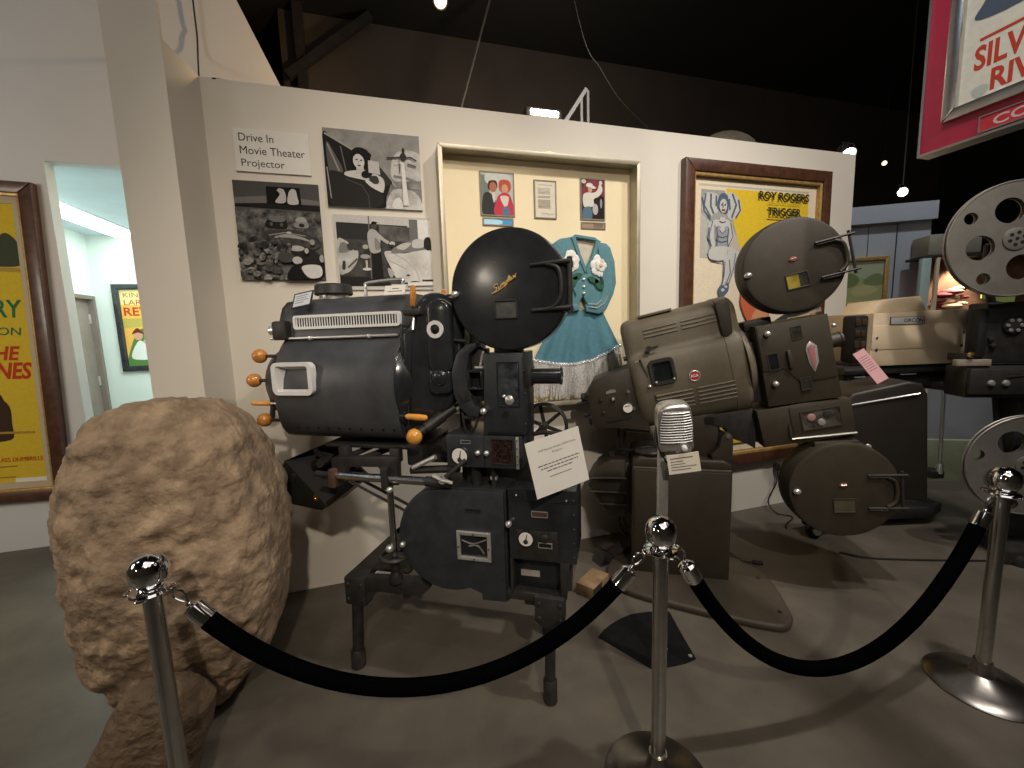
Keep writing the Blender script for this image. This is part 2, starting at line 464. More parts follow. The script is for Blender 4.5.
# dark upper hall behind the partition
for nm, lab, a, b, r in (
    ('ceiling_brace', 'dark diagonal brace under the black ceiling at upper left', (-1.1, 6.45, 5.05), (0.0, 6.45, 5.95), 0.07),
    ('ceiling_post', 'dark upright roof post just right of the sloping wall edge', (-0.92, 6.5, 3.42), (-0.92, 6.5, 5.98), 0.08)):
    m = MB(); d = (Vector(b) - Vector(a)); m.cyl(a, b, r, mat('dark_roof_timber', (0.03, 0.026, 0.023), 0.9, nscale=10, namt=0.3), n=4)
    tag(m.build(nm), lab, 'beam')
m = MB(); m.tube([(0.95, 5.6, 4.2), (1.53, 5.6, 5.99)], 0.015, mat('grey_conduit', (0.16, 0.14, 0.12), 0.6, 0.3, nscale=10, namt=0.2)); tag(m.build('conduit'), 'thin grey conduit rising behind the wall slanting up left of the glowing lamp', 'pipe')
m = MB(); m.tube(smooth([(1.9, 4.5, 5.99), (2.22, 4.5, 4.8), (2.43, 4.5, 4.5), (2.68, 4.5, 4.2), (3.05, 4.5, 3.93), (3.3, 4.4, 3.6)], 6), 0.005, mat('dark_wire', (.07, .06, .05), .7, nscale=10, namt=.2)); tag(m.build('hanging_wire'), 'thin grey wire slanting down to the right of the glowing lamp', 'wire')

def flood(name, label, loc, aim, mtl, k=1.0, group=None, rod=True):
    """small can spotlight: can, glowing face, yoke"""
    t = thing(name, label, 'spotlight', loc, 0, group)
    v = (Vector(aim) - Vector(loc)).normalized()
    q = v.to_track_quat('Z', 'Y').to_matrix().to_4x4()
    m = MB(q); m.lathe([(0.02 * k, -0.16 * k), (0.06 * k, -0.15 * k), (0.075 * k, -0.05 * k), (0.085 * k, 0.02 * k), (0.078 * k, 0.02 * k), (0.07 * k, 0.0)], (0, 0, 0), (0, 0, 1), BLKM, 20); m.build('can', t)
    m = MB(q); m.lathe([(0.07 * k, 0.003 * k), (0.04 * k, 0.012 * k), (0.0, 0.016 * k)], (0, 0, 0), (0, 0, 1), mtl, 20); m.build('lamp_face', t)
    m = MB(); m.tube([(-0.09 * k, 0, -0.03 * k), (-0.09 * k, 0, 0.12 * k), (0.09 * k, 0, 0.12 * k), (0.09 * k, 0, -0.03 * k)], 0.008 * k, BLKM, 6); m.build('yoke', t)
    m = MB(); m.cyl((0, 0, 0.12 * k), (0, 0, 5.995 - loc[2]) if rod else (-.14, 0, -.045), 0.012 * k, BLKM, n=8); m.build('drop_rod', t)
    return t
# floodlight standing behind the partition, seen over its top edge
t = thing('floodlight', 'glowing floodlight peeping over the top of the white partition', 'floodlight', (1.09, 2.84, 3.02))
m = MB(); m.box(-0.13, 0.13, -0.035, 0.05, 0.0, 0.085, BLKM, 0.01); m.build('housing', t)
m = MB(); m.box(-0.10, 0.10, -0.046, -0.036, 0.030, 0.066, LAMP, 0.003); m.build('lamp_face', t)
t = thing('metal_bracket', 'grey triangular metal bracket standing on the wall beside the glowing lamp', 'bracket', (1.34, 2.86, 3.02))
m = MB(); m.tube([(-0.10, 0, 0.0), (0.09, 0, 0.27)], 0.018, mat('dull_grey_metal', (0.22, 0.21, 0.2), 0.5, 0.5, nscale=12, namt=0.1), 4); m.build('strut', t)
for x in (0.05, 0.10):
    m = MB(); m.tube([(x, 0, 0.0), (x, 0, 0.26 if x > 0.07 else 0.21)], 0.013, mat('dull_grey_metal', (0, 0, 0)), 4); m.build('upright', t)
m = MB(); m.sph((2.92, 3.12, 3.10), 0.26, mat('olive_cloth', (0.12, 0.105, 0.075), 0.95, nscale=10, namt=0.2), 24, scale=(1.1, 0.6, 0.62)); tag(m.build('domed_cover'), 'olive domed cover rising behind the wall top at centre right', 'cover')
m = MB(); m.cyl((2.92, 3.12, 0), (2.92, 3.12, 3.0), 0.03, BLKM, n=12); m.build('post', [o for o in COL.objects if o.name == 'domed_cover'][0])
flood('spotlight', 'spotlight glowing at the right end of the white partition top', (3.985, 2.88, 3.075), (3.6, 1.9, 2.2), LAMPC, 0.75, rod=False)
flood('spotlight', 'bright spotlight hanging above the blue-grey wall', (6.536, 4.0, 3.263), (4.4, 1.5, 2.4), LAMPC, 0.72)
flood('spotlight', 'tiny far spotlight high between partition and hanging sign', (9.253, 6.0, 4.591), (4.0, 1.5, 2.6), mat('dim_lamp_glow', (1.0, 0.8, 0.45), 0.5, emit=3), 0.55)
flood('spotlight', 'dim spotlight hanging at the top edge of the dark ceiling', (0.78, 5.2, 5.39), (0.4, 1.4, 1.2), mat('dim_lamp_glow', (1.0, 0.8, 0.45), 0.5, emit=3), 1.0)

# ------------------------------------------------------------------ far right: blue-grey wall, painting, lit display
FWM = Matrix.Translation((6.266, 3.472, 0)) @ Matrix.Rotation(R(-30), 4, 'Z')
def place(o, M=FWM): o.matrix_world = M; return o
m = MB(); m.box(-2.2, 0.0, 0.06, 0.2, 0, 2.78, BLUEG); m.box(-2.2, 0.01, -0.02, 0.2, 2.78, 2.985, BLUEG); struct(place(m.build('wall_display')))
m = MB(); m.tube([(-0.345, 0.052, 2.77), (-0.345, 0.052, 0.9)], 0.005, BLKM, 6); m.tube([(-0.64, 0.054, 2.77), (-0.64, 0.054, 2.4)], 0.003, BLKM, 6); tag(place(m.build('wall_cable')), 'thin dark cables running down the blue-grey wall', 'cable')
t = thing('framed_painting', 'small green landscape painting in a gilt frame on the blue-grey wall', 'painting'); place(t)
m = MB(); m.frame(-0.98, -0.42, 1.80, 2.39, 0.045, 0.0, 0.06, GOLD, 0.008); m.build('picture_frame', t)
GP = lambda a, b, c: paint((a, b, c))
picture('canvas', t, -0.94, -0.46, 1.84, 2.35, 0.03, [
    ('p', GP(.36, .38, .26), [(0, .62), (1, .55), (1, 1), (0, 1)]), ('s', GP(.16, .20, .08), [(0, .5), (.2, .72), (.45, .6), (.4, .42), (.1, .35)]),
    ('s', GP(.18, .22, .10), [(.55, .5), (.8, .68), (1, .6), (1, .42), (.7, .4)]), ('s', GP(.44, .42, .20), [(.3, .3), (.6, .42), (.9, .3), (.7, .18), (.4, .15)])], base=GP(.34, .34, .16))
m = MB(); m.box(-0.19, 0.30, -0.25, 0.04, 2.33, 2.56, mat('beige_duct', (0.30, 0.27, 0.20), 0.7, nscale=8, namt=0.1), 0.012)
tag(place(m.build('duct_box')), 'dull beige box duct beside the upper grey reel', 'duct')
t = thing('display_cabinet', 'lit display cabinet with pale post behind the beige projector lamphouse', 'cabinet'); place(t)
m = MB(); m.box(-0.27, -0.18, -0.30, -0.24, 0, 2.30, mat('pale_aqua_post', (0.42, 0.52, 0.48), 0.5, nscale=10, namt=0.08), 0.006); m.build('post', t)
m = MB(); m.box(-0.13, -0.10, -0.30, -0.26, 0, 2.30, BEIGE, 0.004); m.build('post', t)
m = MB(); m.box(-0.055, 1.3, -0.05, -0.02, 1.0, 2.30, mat('russet_backdrop', (0.20, 0.105, 0.06), 0.8, nscale=5, namt=0.4)); m.build('back_panel', t)
m = MB(); m.box(-0.18, 1.3, -0.30, 0.0, 1.60, 1.66, BLKM, 0.004); m.build('shelf', t)
m = MB(); m.box(-0.05, 1.6, -0.06, -0.02, 0.0, 1.60, BLUEG); m.build('base_panel', t)
m = MB(); m.box(-0.27, 1.3, -0.30, 0.0, 2.29, 2.32, BLKM, 0.004); m.build('top_panel', t)
m = MB(); rr = random.Random(3)
CRM = mat('cream_satin', (0.80, 0.52, 0.33), 0.6, nscale=14, namt=0.25); MAR = mat('maroon_cloth', (0.20, 0.03, 0.035), 0.8, nscale=14, namt=0.3)
for k in range(16):
    x = -0.06 + rr.random() * 0.30; z = 1.70 + rr.random() * 0.20 + x * 0.25
    m.sph((x, -0.18 + rr.random() * 0.06, z), 0.045 + rr.random() * 0.03, CRM if k % 2 else MAR, 10, scale=(1.5, 0.8, 0.5))
tag(place(m.build('crumpled_fabric')), 'crumpled cream and maroon fabric heap lit inside the display cabinet', 'fabric')
m = MB(); m.prism([(0.38, 1.82), (0.68, 1.74), (0.70, 1.95), (0.39, 2.0)], -0.20, -0.185, mat('lime_paper', (0.52, 0.60, 0.16), 0.8, nscale=8, namt=0.08)); tag(place(m.build('paper_sheet')), 'lime green paper sheet under the upper grey reel', 'paper')
light('display_light', 'SPOT', tuple(FWM @ Vector((0.22, -0.16, 2.27))), tuple(FWM @ Vector((0.14, -0.10, 1.66))), 60, (1.0, 0.85, 0.65), 0.05, 85, 0.6)

# ------------------------------------------------------------------ pictures on the left wall and in the side room
t = thing('framed_poster', 'tall yellow poster in a dark wooden frame on the wall left of the opening', 'poster', (-3.15, 4.1, 0))
t.rotation_euler = (0, R(2.2), 0)
m = MB(); m.frame(-0.62, 0.565, 0.42, 2.835, 0.085, -0.07, 0.0, WOOD, 0.012); m.build('picture_frame', t)
m = MB(); m.frame(-0.54, 0.485, 0.50, 2.755, 0.022, -0.055, 0.0, GOLD, 0.004); m.build('gilt_liner', t)
m = MB(); m.frame(-0.52, 0.465, 0.52, 2.735, 0.05, -0.02, -0.005, mat('tan_mat_board', (0.50, 0.42, 0.28), 0.8, nscale=10, namt=0.05)); m.build('mat_board', t)
YEL = GP(.66, .47, .04); INK = GP(.02, .025, .02); REDI = GP(.52, .05, .02); GRNI = GP(.03, .16, .07); BRNI = GP(.30, .14, .03)
picture('print', t, -0.47, 0.415, 0.57, 2.685, -0.006, [
    ('p', GP(.60, .42, .05), [(0, .80), (1, .80), (1, .79), (0, .79)]),
    ('s', GP(.06, .07, .04), [(.45, .80), (.55, .86), (.7, .89), (.82, .87), (.92, .90), (1, .86), (1, .79), (.7, .785)]),
    ('p', GP(.45, .28, .06), [(.4, .78), (1, .78), (1, .765), (.4, .77)]),
    ('t', GRNI, 'RY', (.775, .97, .605, .668), {'offset': .02, 'shear': .1}),
    ('t', GRNI, 'ION', (.76, .945, .542, .570), {'offset': .01, 'shear': .1}),
    ('t', REDI, 'HE', (.735, .92, .452, .503), {'offset': .03, 'shear': .25}),
    ('t', REDI, 'NES', (.735, .985, .383, .445), {'offset': .03, 'shear': .25}),
    ('s', GP(.05, .03, .02), [(.55, .17), (.62, .28), (.70, .33), (.74, .37), (.75, .32), (.80, .28), (.80, .22), (.78, .16)]),
    ('l', GP(.40, .25, .04), [(.4, .19), (.95, .185)], .02),
    ('t', REDI, 'DOUGLASS DUMBRILLE', (.55, .985, .078, .094)), ('l', BRNI, [(.5, .060), (.8, .060)], .010), ('l', BRNI, [(.5, .02), (.78, .02)], .008), ('l', BRNI, [(.5, .042), (.65, .042)], .008)], base=YEL)
m = MB(); m.box(0.22, 0.47, -0.016, -0.010, 0.545, 0.60, PAPER); m.build('caption_card', t, )
t = thing('framed_poster', 'small colourful poster in a black frame inside the mint side room', 'poster', (-3.23, 6.77, 0))
m = MB(); m.frame(-0.26, 0.36, 1.25, 2.40, 0.07, -0.04, 0.0, BLKS, 0.006); m.build('picture_frame', t)
picture('print', t, -0.19, 0.29, 1.32, 2.33, -0.012, [
    ('p', GP(.78, .66, .30), [(0, .80), (1, .80), (1, 1), (0, 1)]), ('t', BRNI, 'KIN', (.08, .42, .90, .96)), ('t', REDI, 'LAR', (.08, .48, .80, .87)),
    ('t', REDI, 'REY', (.05, .62, .66, .77), {'offset': .02}), ('p', GP(.50, .40, .10), [(0, .5), (1, .55), (1, .64), (0, .62)]),
    ('s', GP(.10, .22, .06), [(0, .1), (.3, .45), (.7, .5), (1, .4), (1, 0), (0, 0)]), ('e', GP(.65, .35, .22), (.30, .40, .11, .06)), ('e', GP(.68, .38, .25), (.5, .30, .11, .06)), ('s', GP(.16, .03, .02), [(.16, .42), (.3, .5), (.44, .42), (.3, .44)]),
    ('s', GP(.75, .75, .70), [(.1, .1), (.3, .33), (.5, .25), (.7, .1)]), ('s', GP(.08, .22, .45), [(.5, .02), (.6, .2), (.8, .22), (.9, .02)])], base=GP(.80, .45, .10))

# ------------------------------------------------------------------ prints on the partition
t = thing('wall_sign', 'white text sign above the drive-in crowd photograph', 'sign', (-0.58, 2.76, 0))
picture('panel', t, -0.192, 0.19, 2.546, 2.772, -0.012, [], 0.012, base=PAPER)
m = MB()
DK = paint((.035, .03, .028))
m.text('Drive In', -0.165, 0.008, 2.706, 2.748, -0.0126, DK); m.build('lettering', t, recalc=False)
m = MB(); m.text('Movie Theater', -0.165, 0.165, 2.638, 2.680, -0.0126, DK); m.build('lettering', t, recalc=False)
m = MB(); m.text('Projector', -0.163, 0.055, 2.561, 2.612, -0.0126, DK); m.build('lettering', t, recalc=False)
g = grey
t = thing('wall_photograph', 'upright black and white photograph of parked cars facing an outdoor screen', 'photograph', (-0.58, 2.76, 0))
L = [('p', g(.075), [(0, .82), (.5, .86), (1, .82), (1, 1), (0, 1)]), ('p', g(.16), [(0, .77), (1, .79), (1, .83), (.5, .87), (0, .83)]), ('p', g(.012), [(0, .74), (1, .72), (1, .78), (.6, .79), (.3, .785), (0, .77)]),
     ('p', g(.006), [(.37, .78), (.78, .765), (.77, .955), (.375, .955)]), ('e', g(.35), (.535, .925, .028, .018)), ('e', g(.38), (.69, .925, .028, .018)), ('s', g(.48), [(.47, .80), (.53, .88), (.50, .92), (.57, .935), (.60, .88), (.585, .80)]), ('s', g(.52), [(.62, .79), (.63, .88), (.66, .93), (.72, .93), (.735, .87), (.74, .79)]),
     ('e', g(.03), (.17, .62, .16, .07)), ('e', g(.16), (.16, .61, .11, .025)),
     ('s', g(.055), [(.34, .55), (.36, .63), (.42, .68), (.54, .68), (.58, .62), (.57, .53)]), ('s', g(.22), [(.38, .60), (.43, .655), (.53, .655), (.55, .60)]), ('e', g(.02), (.46, .565, .07, .02)),
     ('s', g(.10), [(.65, .55), (.67, .63), (.72, .68), (.82, .67), (.86, .61), (.84, .54)]), ('s', g(.30), [(.69, .61), (.73, .655), (.80, .65), (.82, .60)]), ('e', g(.42), (.76, .57, .05, .025)),
     ('s', g(.05), [(.88, .55), (.9, .66), (1, .66), (1, .53)]), ('e', g(.25), (.93, .60, .03, .03)),
     ('p', g(.11), [(0, .5), (.35, .52), (1, .50), (1, .40), (0, .36)])]
rr = random.Random(11)
L.append(('p', grain(.010, .22, 22), [(0, .0), (0, .72), (1, .71), (1, .46), (.62, .40), (.62, 0)]))
L += [('s', g(.16), [(.38, .60), (.43, .655), (.53, .655), (.55, .60)]), ('s', g(.012), [(.34, .54), (.36, .62), (.42, .60), (.54, .60), (.58, .62), (.57, .53)]), ('e', g(.10), (.40, .575, .02, .018)), ('e', g(.10), (.52, .57, .02, .018)), ('s', g(.34), [(.69, .61), (.73, .655), (.80, .65), (.82, .60)]), ('s', g(.25), [(.69, .60), (.68, .55), (.83, .545), (.83, .60)]), ('e', g(.02), (.76, .57, .035, .02))]
L += [('s', grain(.02, .10, 30), [(.28, .48), (.5, .525), (.76, .51), (.94, .44), (.97, .36), (.8, .30), (.6, .36), (.34, .40)]), ('l', g(.42), [(.30, .475), (.5, .505), (.74, .49), (.90, .43)], .014), ('l', g(.30), [(.33, .44), (.55, .465), (.78, .44)], .010), ('s', g(.045), [(.30, .49), (.5, .515), (.75, .50), (.92, .43), (.95, .38), (.6, .44), (.34, .42)]), ('s', g(.34), [(.35, .42), (.55, .475), (.75, .45), (.86, .40), (.70, .43), (.5, .44)]), ('l', g(.30), [(.36, .46), (.55, .49), (.80, .46)], .012), ('e', g(.5), (.60, .49, .03, .012)),
      ('s', g(.02), [(.52, .30), (.7, .36), (.9, .30), (1, .2), (1, .05), (.70, .1)]), ('s', g(.16), [(.36, .22), (.42, .33), (.52, .36), (.60, .30), (.58, .22)]), ('l', g(.40), [(.38, .29), (.44, .345), (.54, .34), (.60, .28)], .012), ('e', g(.45), (.68, .33, .09, .03))]
GR_ = [grain(.004, .05, 60), grain(.03, .22, 50), grain(.10, .46, 45), grain(.01, .12, 55), grain(.05, .30, 60)]
for k in range(60):
    u, v = rr.random() * .62, rr.random() * .42
    L.append(('e', rr.choice(GR_), (u, v, .02 + rr.random() * .05, .012 + rr.random() * .03, rr.random() * 90)))
L += [('e', g(.06), (.55, .23, .10, .055)), ('e', g(.48), (.68, .20, .06, .04)), ('s', g(.008), [(.55, .0), (.62, .14), (.80, .16), (.9, .0)]), ('s', g(.62), [(.72, .12), (.80, .155), (.95, .145), (.97, .06), (.92, .02), (.80, .02)]), ('e', g(.42), (.80, .30, .025, .03)), ('e', g(.30), (.88, .39, .03, .03)), ('e', g(.35), (.98, .22, .03, .04))]
picture('print', t, -0.220, 0.221, 1.95, 2.497, -0.010, L, 0.010, base=g(.09))
t = thing('wall_photograph', 'black and white photograph of a woman leaning from a car window', 'photograph', (-0.035, 2.76, 0))
L = [('p', grain(.22, .34, 14), [(0, 0), (1, 0), (1, 1), (0, 1)]), ('s', grain(.40, .62, 16), [(.68, .42), (.72, .72), (.88, .80), (1.02, .72), (1.02, .44), (.86, .36)]), ('p', grain(.10, .34, 12), [(.52, 0), (1, 0), (1, .40), (.6, .36)]), ('s', grain(.34, .72, 12), [(.62, -.05), (.98, -.05), (.96, .20), (.80, .28), (.66, .22)]), ('s', g(.70), [(.67, .02), (.70, .13), (.76, .15), (.78, .02)]), ('l', g(.22), [(.70, .44), (.85, .42), (.99, .36)], .03), ('l', g(.18), [(.6, .30), (1, .27)], .008),
     ('s', g(.010), [(.0, .90), (.10, .86), (.22, .78), (.42, .64), (.60, .48), (.66, .34), (.60, .12), (.55, 0), (.0, 0)]), ('l', g(.35), [(.02, .93), (.20, .81), (.30, .74), (.48, .62), (.60, .48), (.72, .30)], .02),
     ('s', g(.10), [(.03, .82), (.10, .70), (.18, .45), (.05, .40)]), ('l', g(.28), [(.04, .80), (.14, .46)], .018), ('l', g(.13), [(.17, .78), (.21, .46)], .012), ('s', g(.03), [(.52, .58), (.62, .46), (.68, .34), (.56, .30), (.50, .40)]),
     ('s', g(.02), [(.03, .44), (.25, .40), (.45, .34), (.56, .22), (.53, .02), (.04, .02)]), ('l', g(.10), [(.20, .36), (.36, .29), (.42, .16), (.43, 0)], .006), ('l', g(.3), [(.02, .5), (.035, .2), (.04, .1)], .012),
     ('s', g(.006), [(.26, .58), (.27, .70), (.34, .77), (.43, .76), (.47, .66), (.43, .52), (.38, .48), (.30, .48)]), ('s', g(.58), [(.20, .45), (.30, .48), (.42, .49), (.56, .42), (.60, .34), (.58, .22), (.52, .24), (.48, .35), (.40, .36), (.21, .40)]), ('p', g(.50), [(.31, .44), (.40, .44), (.39, .54), (.32, .54)]), ('e', g(.60), (.345, .60, .058, .095, 8)), ('s', g(.006), [(.29, .66), (.35, .71), (.41, .67), (.42, .76), (.34, .78), (.28, .73)]), ('e', g(.03), (.325, .62, .012, .009)), ('e', g(.03), (.37, .615, .012, .009)), ('e', g(.08), (.345, .545, .02, .01)), ('l', g(.35), [(.345, .60), (.345, .575)], .006), ('e', g(.008), (.42, .44, .06, .05, 20)),
     ('p', g(.50), [(.44, .62), (.55, .61), (.56, .44), (.44, .46)]), ('s', g(.006), [(.41, .54), (.45, .64), (.48, .68), (.46, .72), (.42, .72)]), ('s', g(.62), [(.42, .36), (.52, .30), (.58, .22), (.56, .21), (.46, .27), (.40, .34)]), ('s', g(.04), [(.44, .40), (.52, .42), (.54, .34), (.48, .32)]),
     ('p', g(.72), [(.79, .05), (.85, .05), (.82, .62), (.79, .62)]), ('l', g(.05), [(.64, .67), (.76, .69), (.90, .70), (.96, .66)], .014), ('e', g(.03), (.815, .70, .035, .05)), ('e', g(.02), (.82, .78, .015, .04)), ('l', g(.06), [(.77, .66), (.77, .48)], .01), ('l', g(.10), [(.86, .61), (.95, .58)], .016), ('l', g(.66), [(.72, .6), (.79, .62)], .008)]
picture('print', t, -0.277, 0.272, 2.380, 2.816, -0.016, L, 0.016, base=g(.34))
t = thing('wall_photograph', 'black and white photograph of a standing man reaching towards a pale car', 'photograph', (-0.005, 2.76, 0))
L = [('p', g(.03), [(.02, .40), (.75, .40), (.75, .88), (.02, .90)]), ('p', grain(.05, .16, 14), [(.45, .55), (.80, .55), (.78, .86), (.45, .88)]), ('p', g(.16), [(.77, .55), (.86, .55), (.86, .97), (.77, .97)]), ('p', g(.75), [(.86, .70), (1, .70), (1, .97), (.86, .97)]), ('p', grain(.02, .09, 14), [(.02, .08), (1, .08), (1, .66), (.02, .68)]), ('p', g(.018), [(.02, .05), (.55, .05), (.5, .17), (.02, .18)]), ('l', g(.15), [(.35, .99), (.34, .15)], .012),
     ('s', grain(.34, .60, 16), [(.02, .24), (.02, .66), (.10, .66), (.15, .60), (.18, .53), (.22, .52), (.21, .40), (.15, .28), (.08, .22)]), ('s', g(.20), [(.03, .5), (.05, .62), (.10, .63), (.13, .52)]), ('s', g(.05), [(.11, .60), (.15, .62), (.17, .54), (.13, .53)]), ('s', g(.04), [(.05, .28), (.06, .38), (.085, .38), (.08, .28)]), ('l', g(.12), [(.11, .30), (.21, .42)], .02),
     ('l', g(.5), [(.30, .40), (.30, .28)], .02), ('e', g(.03), (.31, .50, .035, .05)), ('e', g(.4), (.30, .58, .03, .03)), ('e', g(.35), (.29, .45, .05, .03)), ('e', g(.62), (.30, .28, .045, .02)),
     ('s', g(.012), [(.36, .12), (.36, .40), (.37, .53), (.45, .52), (.46, .34), (.46, .12)]), ('s', g(.42), [(.36, .50), (.33, .62), (.33, .76), (.37, .82), (.42, .80), (.46, .72), (.45, .60), (.45, .52)]), ('s', g(.24), [(.40, .70), (.44, .66), (.45, .56), (.40, .55)]), ('l', g(.44), [(.43, .75), (.49, .68), (.54, .64)], .035), ('e', g(.3), (.56, .635, .02, .015)), ('e', g(.07), (.40, .865, .032, .05, -10)), ('s', g(.006), [(.37, .88), (.39, .92), (.435, .91), (.42, .89), (.39, .88)]), ('l', g(.4), [(.385, .80), (.41, .80)], .02),
     ('s', grain(.46, .72, 10), [(.49, .50), (.56, .53), (.70, .50), (.99, .56), (.99, .12), (.80, .12), (.70, .10), (.60, .16), (.55, .30)]), ('l', g(.45), [(.50, .50), (.58, .50), (.70, .42), (.82, .26), (.85, .12)], .012), ('l', g(.35), [(.53, .40), (.60, .36), (.72, .28)], .008), ('s', g(.40), [(.52, .30), (.58, .24), (.55, .16), (.52, .22)]), ('s', g(.20), [(.57, .50), (.60, .58), (.74, .66), (.80, .68), (.95, .66), (.98, .58), (.75, .52)]), ('s', g(.50), [(.62, .58), (.70, .64), (.78, .64), (.70, .55)]), ('s', g(.55), [(.80, .58), (.80, .68), (.90, .70), (.92, .60)]), ('s', g(.02), [(.92, .58), (.93, .71), (.99, .72), (.99, .56)]), ('e', g(.5), (.58, .63, .03, .03)), ('e', g(.04), (.575, .60, .025, .02)),
     ('e', g(.06), (.73, .20, .02, .012)), ('p', g(.72), [(.72, .05), (1, .06), (1, .11), (.72, .10)]), ('l', g(.03), [(.88, .13), (1, .13)], .015)]
picture('print', t, -0.285, 0.283, 1.893, 2.336, -0.012, L, 0.012, base=g(.55))

# ------------------------------------------------------------------ shadow-box case with the fringed costume
t = thing('display_case', 'large cream shadow-box case with champagne metal frame on the partition', 'display case', (1.035, 2.76, 0))
m = MB(); m.frame(-0.70, 0.70, 1.085, 2.752, 0.028, -0.115, -0.09, CASEF, 0.003); m.build('case_frame', t)
m = MB(); m.frame(-0.698, 0.698, 1.087, 2.750, 0.022, -0.092, 0.0, CASEF); m.build('case_side', t)
m = MB(); m.box(-0.678, 0.678, -0.012, -0.002, 1.107, 2.73, CASEB); m.build('backing_board', t)
m = MB(); m.box(-0.01, 0.07, -0.11, -0.09, 2.751, 2.758, BRASS, 0.002); m.build('hanger_plate', t)
XB, YB = 1.035, 2.748
def case_print(name, label, cat, x0, x1, z0, z1, layers, base, fr=None):
    t = thing(name, label, cat, (0, YB, 0))
    picture('print', t, x0, x1, z0, z1, -0.006, layers, 0.006, base=base)
    m = MB(); m.frame(x0 - .006, x1 + .006, z0 - .006, z1 + .006, .008, -0.009, 0, fr or mat('mat_bevel', (.25, .22, .17), .7, nscale=20, namt=.05)); m.build('border', t)
    return t
SK = GP(.62, .34, .22)
case_print('photograph', 'colour photograph of a couple in red at the case top left', 'photograph', 0.614, 0.835, 2.372, 2.638, [
    ('p', GP(.20, .24, .22), [(0, 0), (.2, 0), (.3, .9), (0, .95)]), ('e', GP(.58, .60, .56), (.52, .86, .4, .2)), ('s', GP(.10, .03, .02), [(.22, .62), (.24, .78), (.36, .82), (.48, .80), (.50, .66), (.36, .58)]), ('e', GP(.42, .17, .10), (.37, .66, .11, .12)),
    ('s', GP(.05, .05, .05), [(.04, .02), (.06, .44), (.2, .54), (.36, .46), (.44, .3), (.44, .02)]), ('s', GP(.66, .62, .58), [(.33, .52), (.42, .52), (.42, .36), (.38, .30)]), ('s', GP(.52, .10, .06), [(.56, .62), (.56, .80), (.70, .85), (.88, .82), (.92, .66), (.84, .56), (.68, .54)]), ('e', SK, (.73, .63, .10, .11)), ('s', GP(.55, .06, .09), [(.40, .02), (.48, .40), (.62, .52), (.78, .54), (.92, .42), (.98, .02)]), ('s', GP(.72, .62, .56), [(.58, .44), (.84, .44), (.74, .18)]), ('s', GP(.10, .20, .32), [(.66, .02), (.68, .18), (.80, .22), (.86, .02)])], GP(.50, .52, .48))
case_print('caption_card', 'printed caption sheet between the two colour photographs in the case', 'card', 0.985, 1.134, 2.371, 2.608,
    [('l', GP(.35, .32, .28), [(.2, .90), (.85, .89)], .02)] + [('l', GP(.42, .39, .34), [(.14, .80 - k * .035), (.74 if k not in (5, 8) else .5, .80 - k * .035)], .02) for k in range(16) if k not in (5, 8)] + [('l', GP(.42, .39, .34), [(.3, .12), (.9, .10)], .018)], GP(.76, .70, .56))
case_print('photograph', 'colour photograph of a waving rider in a white hat at case top right', 'photograph', 1.325, 1.504, 2.376, 2.645, [
    ('s', GP(.22, .05, .06), [(0, .6), (.3, .98), (.9, .95), (1, .6), (.6, .55)]), ('e', GP(.60, .55, .52), (.12, .93, .10, .05)), ('s', GP(.025, .02, .02), [(.5, .05), (.55, .45), (.8, .6), (1, .5), (1, 0), (.5, 0)]), ('e', GP(.68, .66, .62), (.36, .85, .14, .05)), ('e', GP(.70, .68, .64), (.42, .81, .22, .04, -10)), ('e', SK, (.38, .73, .09, .07)),
    ('s', GP(.70, .66, .58), [(.10, .32), (.08, .58), (.26, .66), (.5, .66), (.68, .72), (.80, .90), (.92, .74), (.76, .58), (.54, .50), (.56, .34), (.3, .30)]), ('e', GP(.66, .62, .60), (.84, .92, .07, .05)), ('s', GP(.10, .18, .24), [(.05, .02), (.10, .26), (.40, .30), (.44, .02)]), ('e', GP(.45, .45, .45), (.60, .25, .12, .14)), ('e', GP(.30, .30, .32), (.85, .4, .05, .12))], GP(.09, .04, .04))
case_print('caption_card', 'small blue caption card under the couple photograph', 'card', 0.625, 0.823, 2.311, 2.349, [('e', GP(.45, .75, .90), (.25, .45, .42, .5)), ('p', GP(.10, .33, .62), [(.65, 0), (1, 0), (1, 1), (.65, .9)])], GP(.18, .42, .62))
case_print('caption_card', 'small brown caption card under the waving rider photograph', 'card', 1.330, 1.507, 2.316, 2.350, [('p', GP(.22, .16, .12), [(.5, 0), (.9, 0), (.9, 1), (.5, 1)])], GP(.36, .27, .20))

# jacket
t = thing('western_jacket', 'teal western jacket with white roses pinned in the shadow-box case', 'jacket', (-0.018, 2.725, -0.012))
body = [(1.10, 2.20), (1.16, 2.237), (1.235, 2.250), (1.262, 2.256), (1.30, 2.11), (1.343, 2.02), (1.40, 2.11), (1.435, 2.23), (1.475, 2.215), (1.52, 2.17), (1.51, 2.00), (1.495, 1.86), (1.47, 1.80), (1.37, 1.76), (1.322, 1.85), (1.27, 1.765), (1.16, 1.78), (1.13, 1.85), (1.12, 2.0)]
m = MB(); m.prism(body, -0.045, 0.0, TEALJ, 'y', 0.012, 2); m.build('body', t)
m = MB(); m.prism([(1.42, 2.222), (1.50, 2.212), (1.53, 2.185), (1.566, 2.09), (1.578, 1.94), (1.555, 1.86), (1.50, 1.755), (1.44, 1.722), (1.34, 1.742), (1.33, 1.79), (1.42, 1.80), (1.455, 1.845), (1.47, 1.93), (1.45, 2.08)], -0.060, -0.02, TEALJ, 'y', 0.016, 2); m.build('sleeve', t)
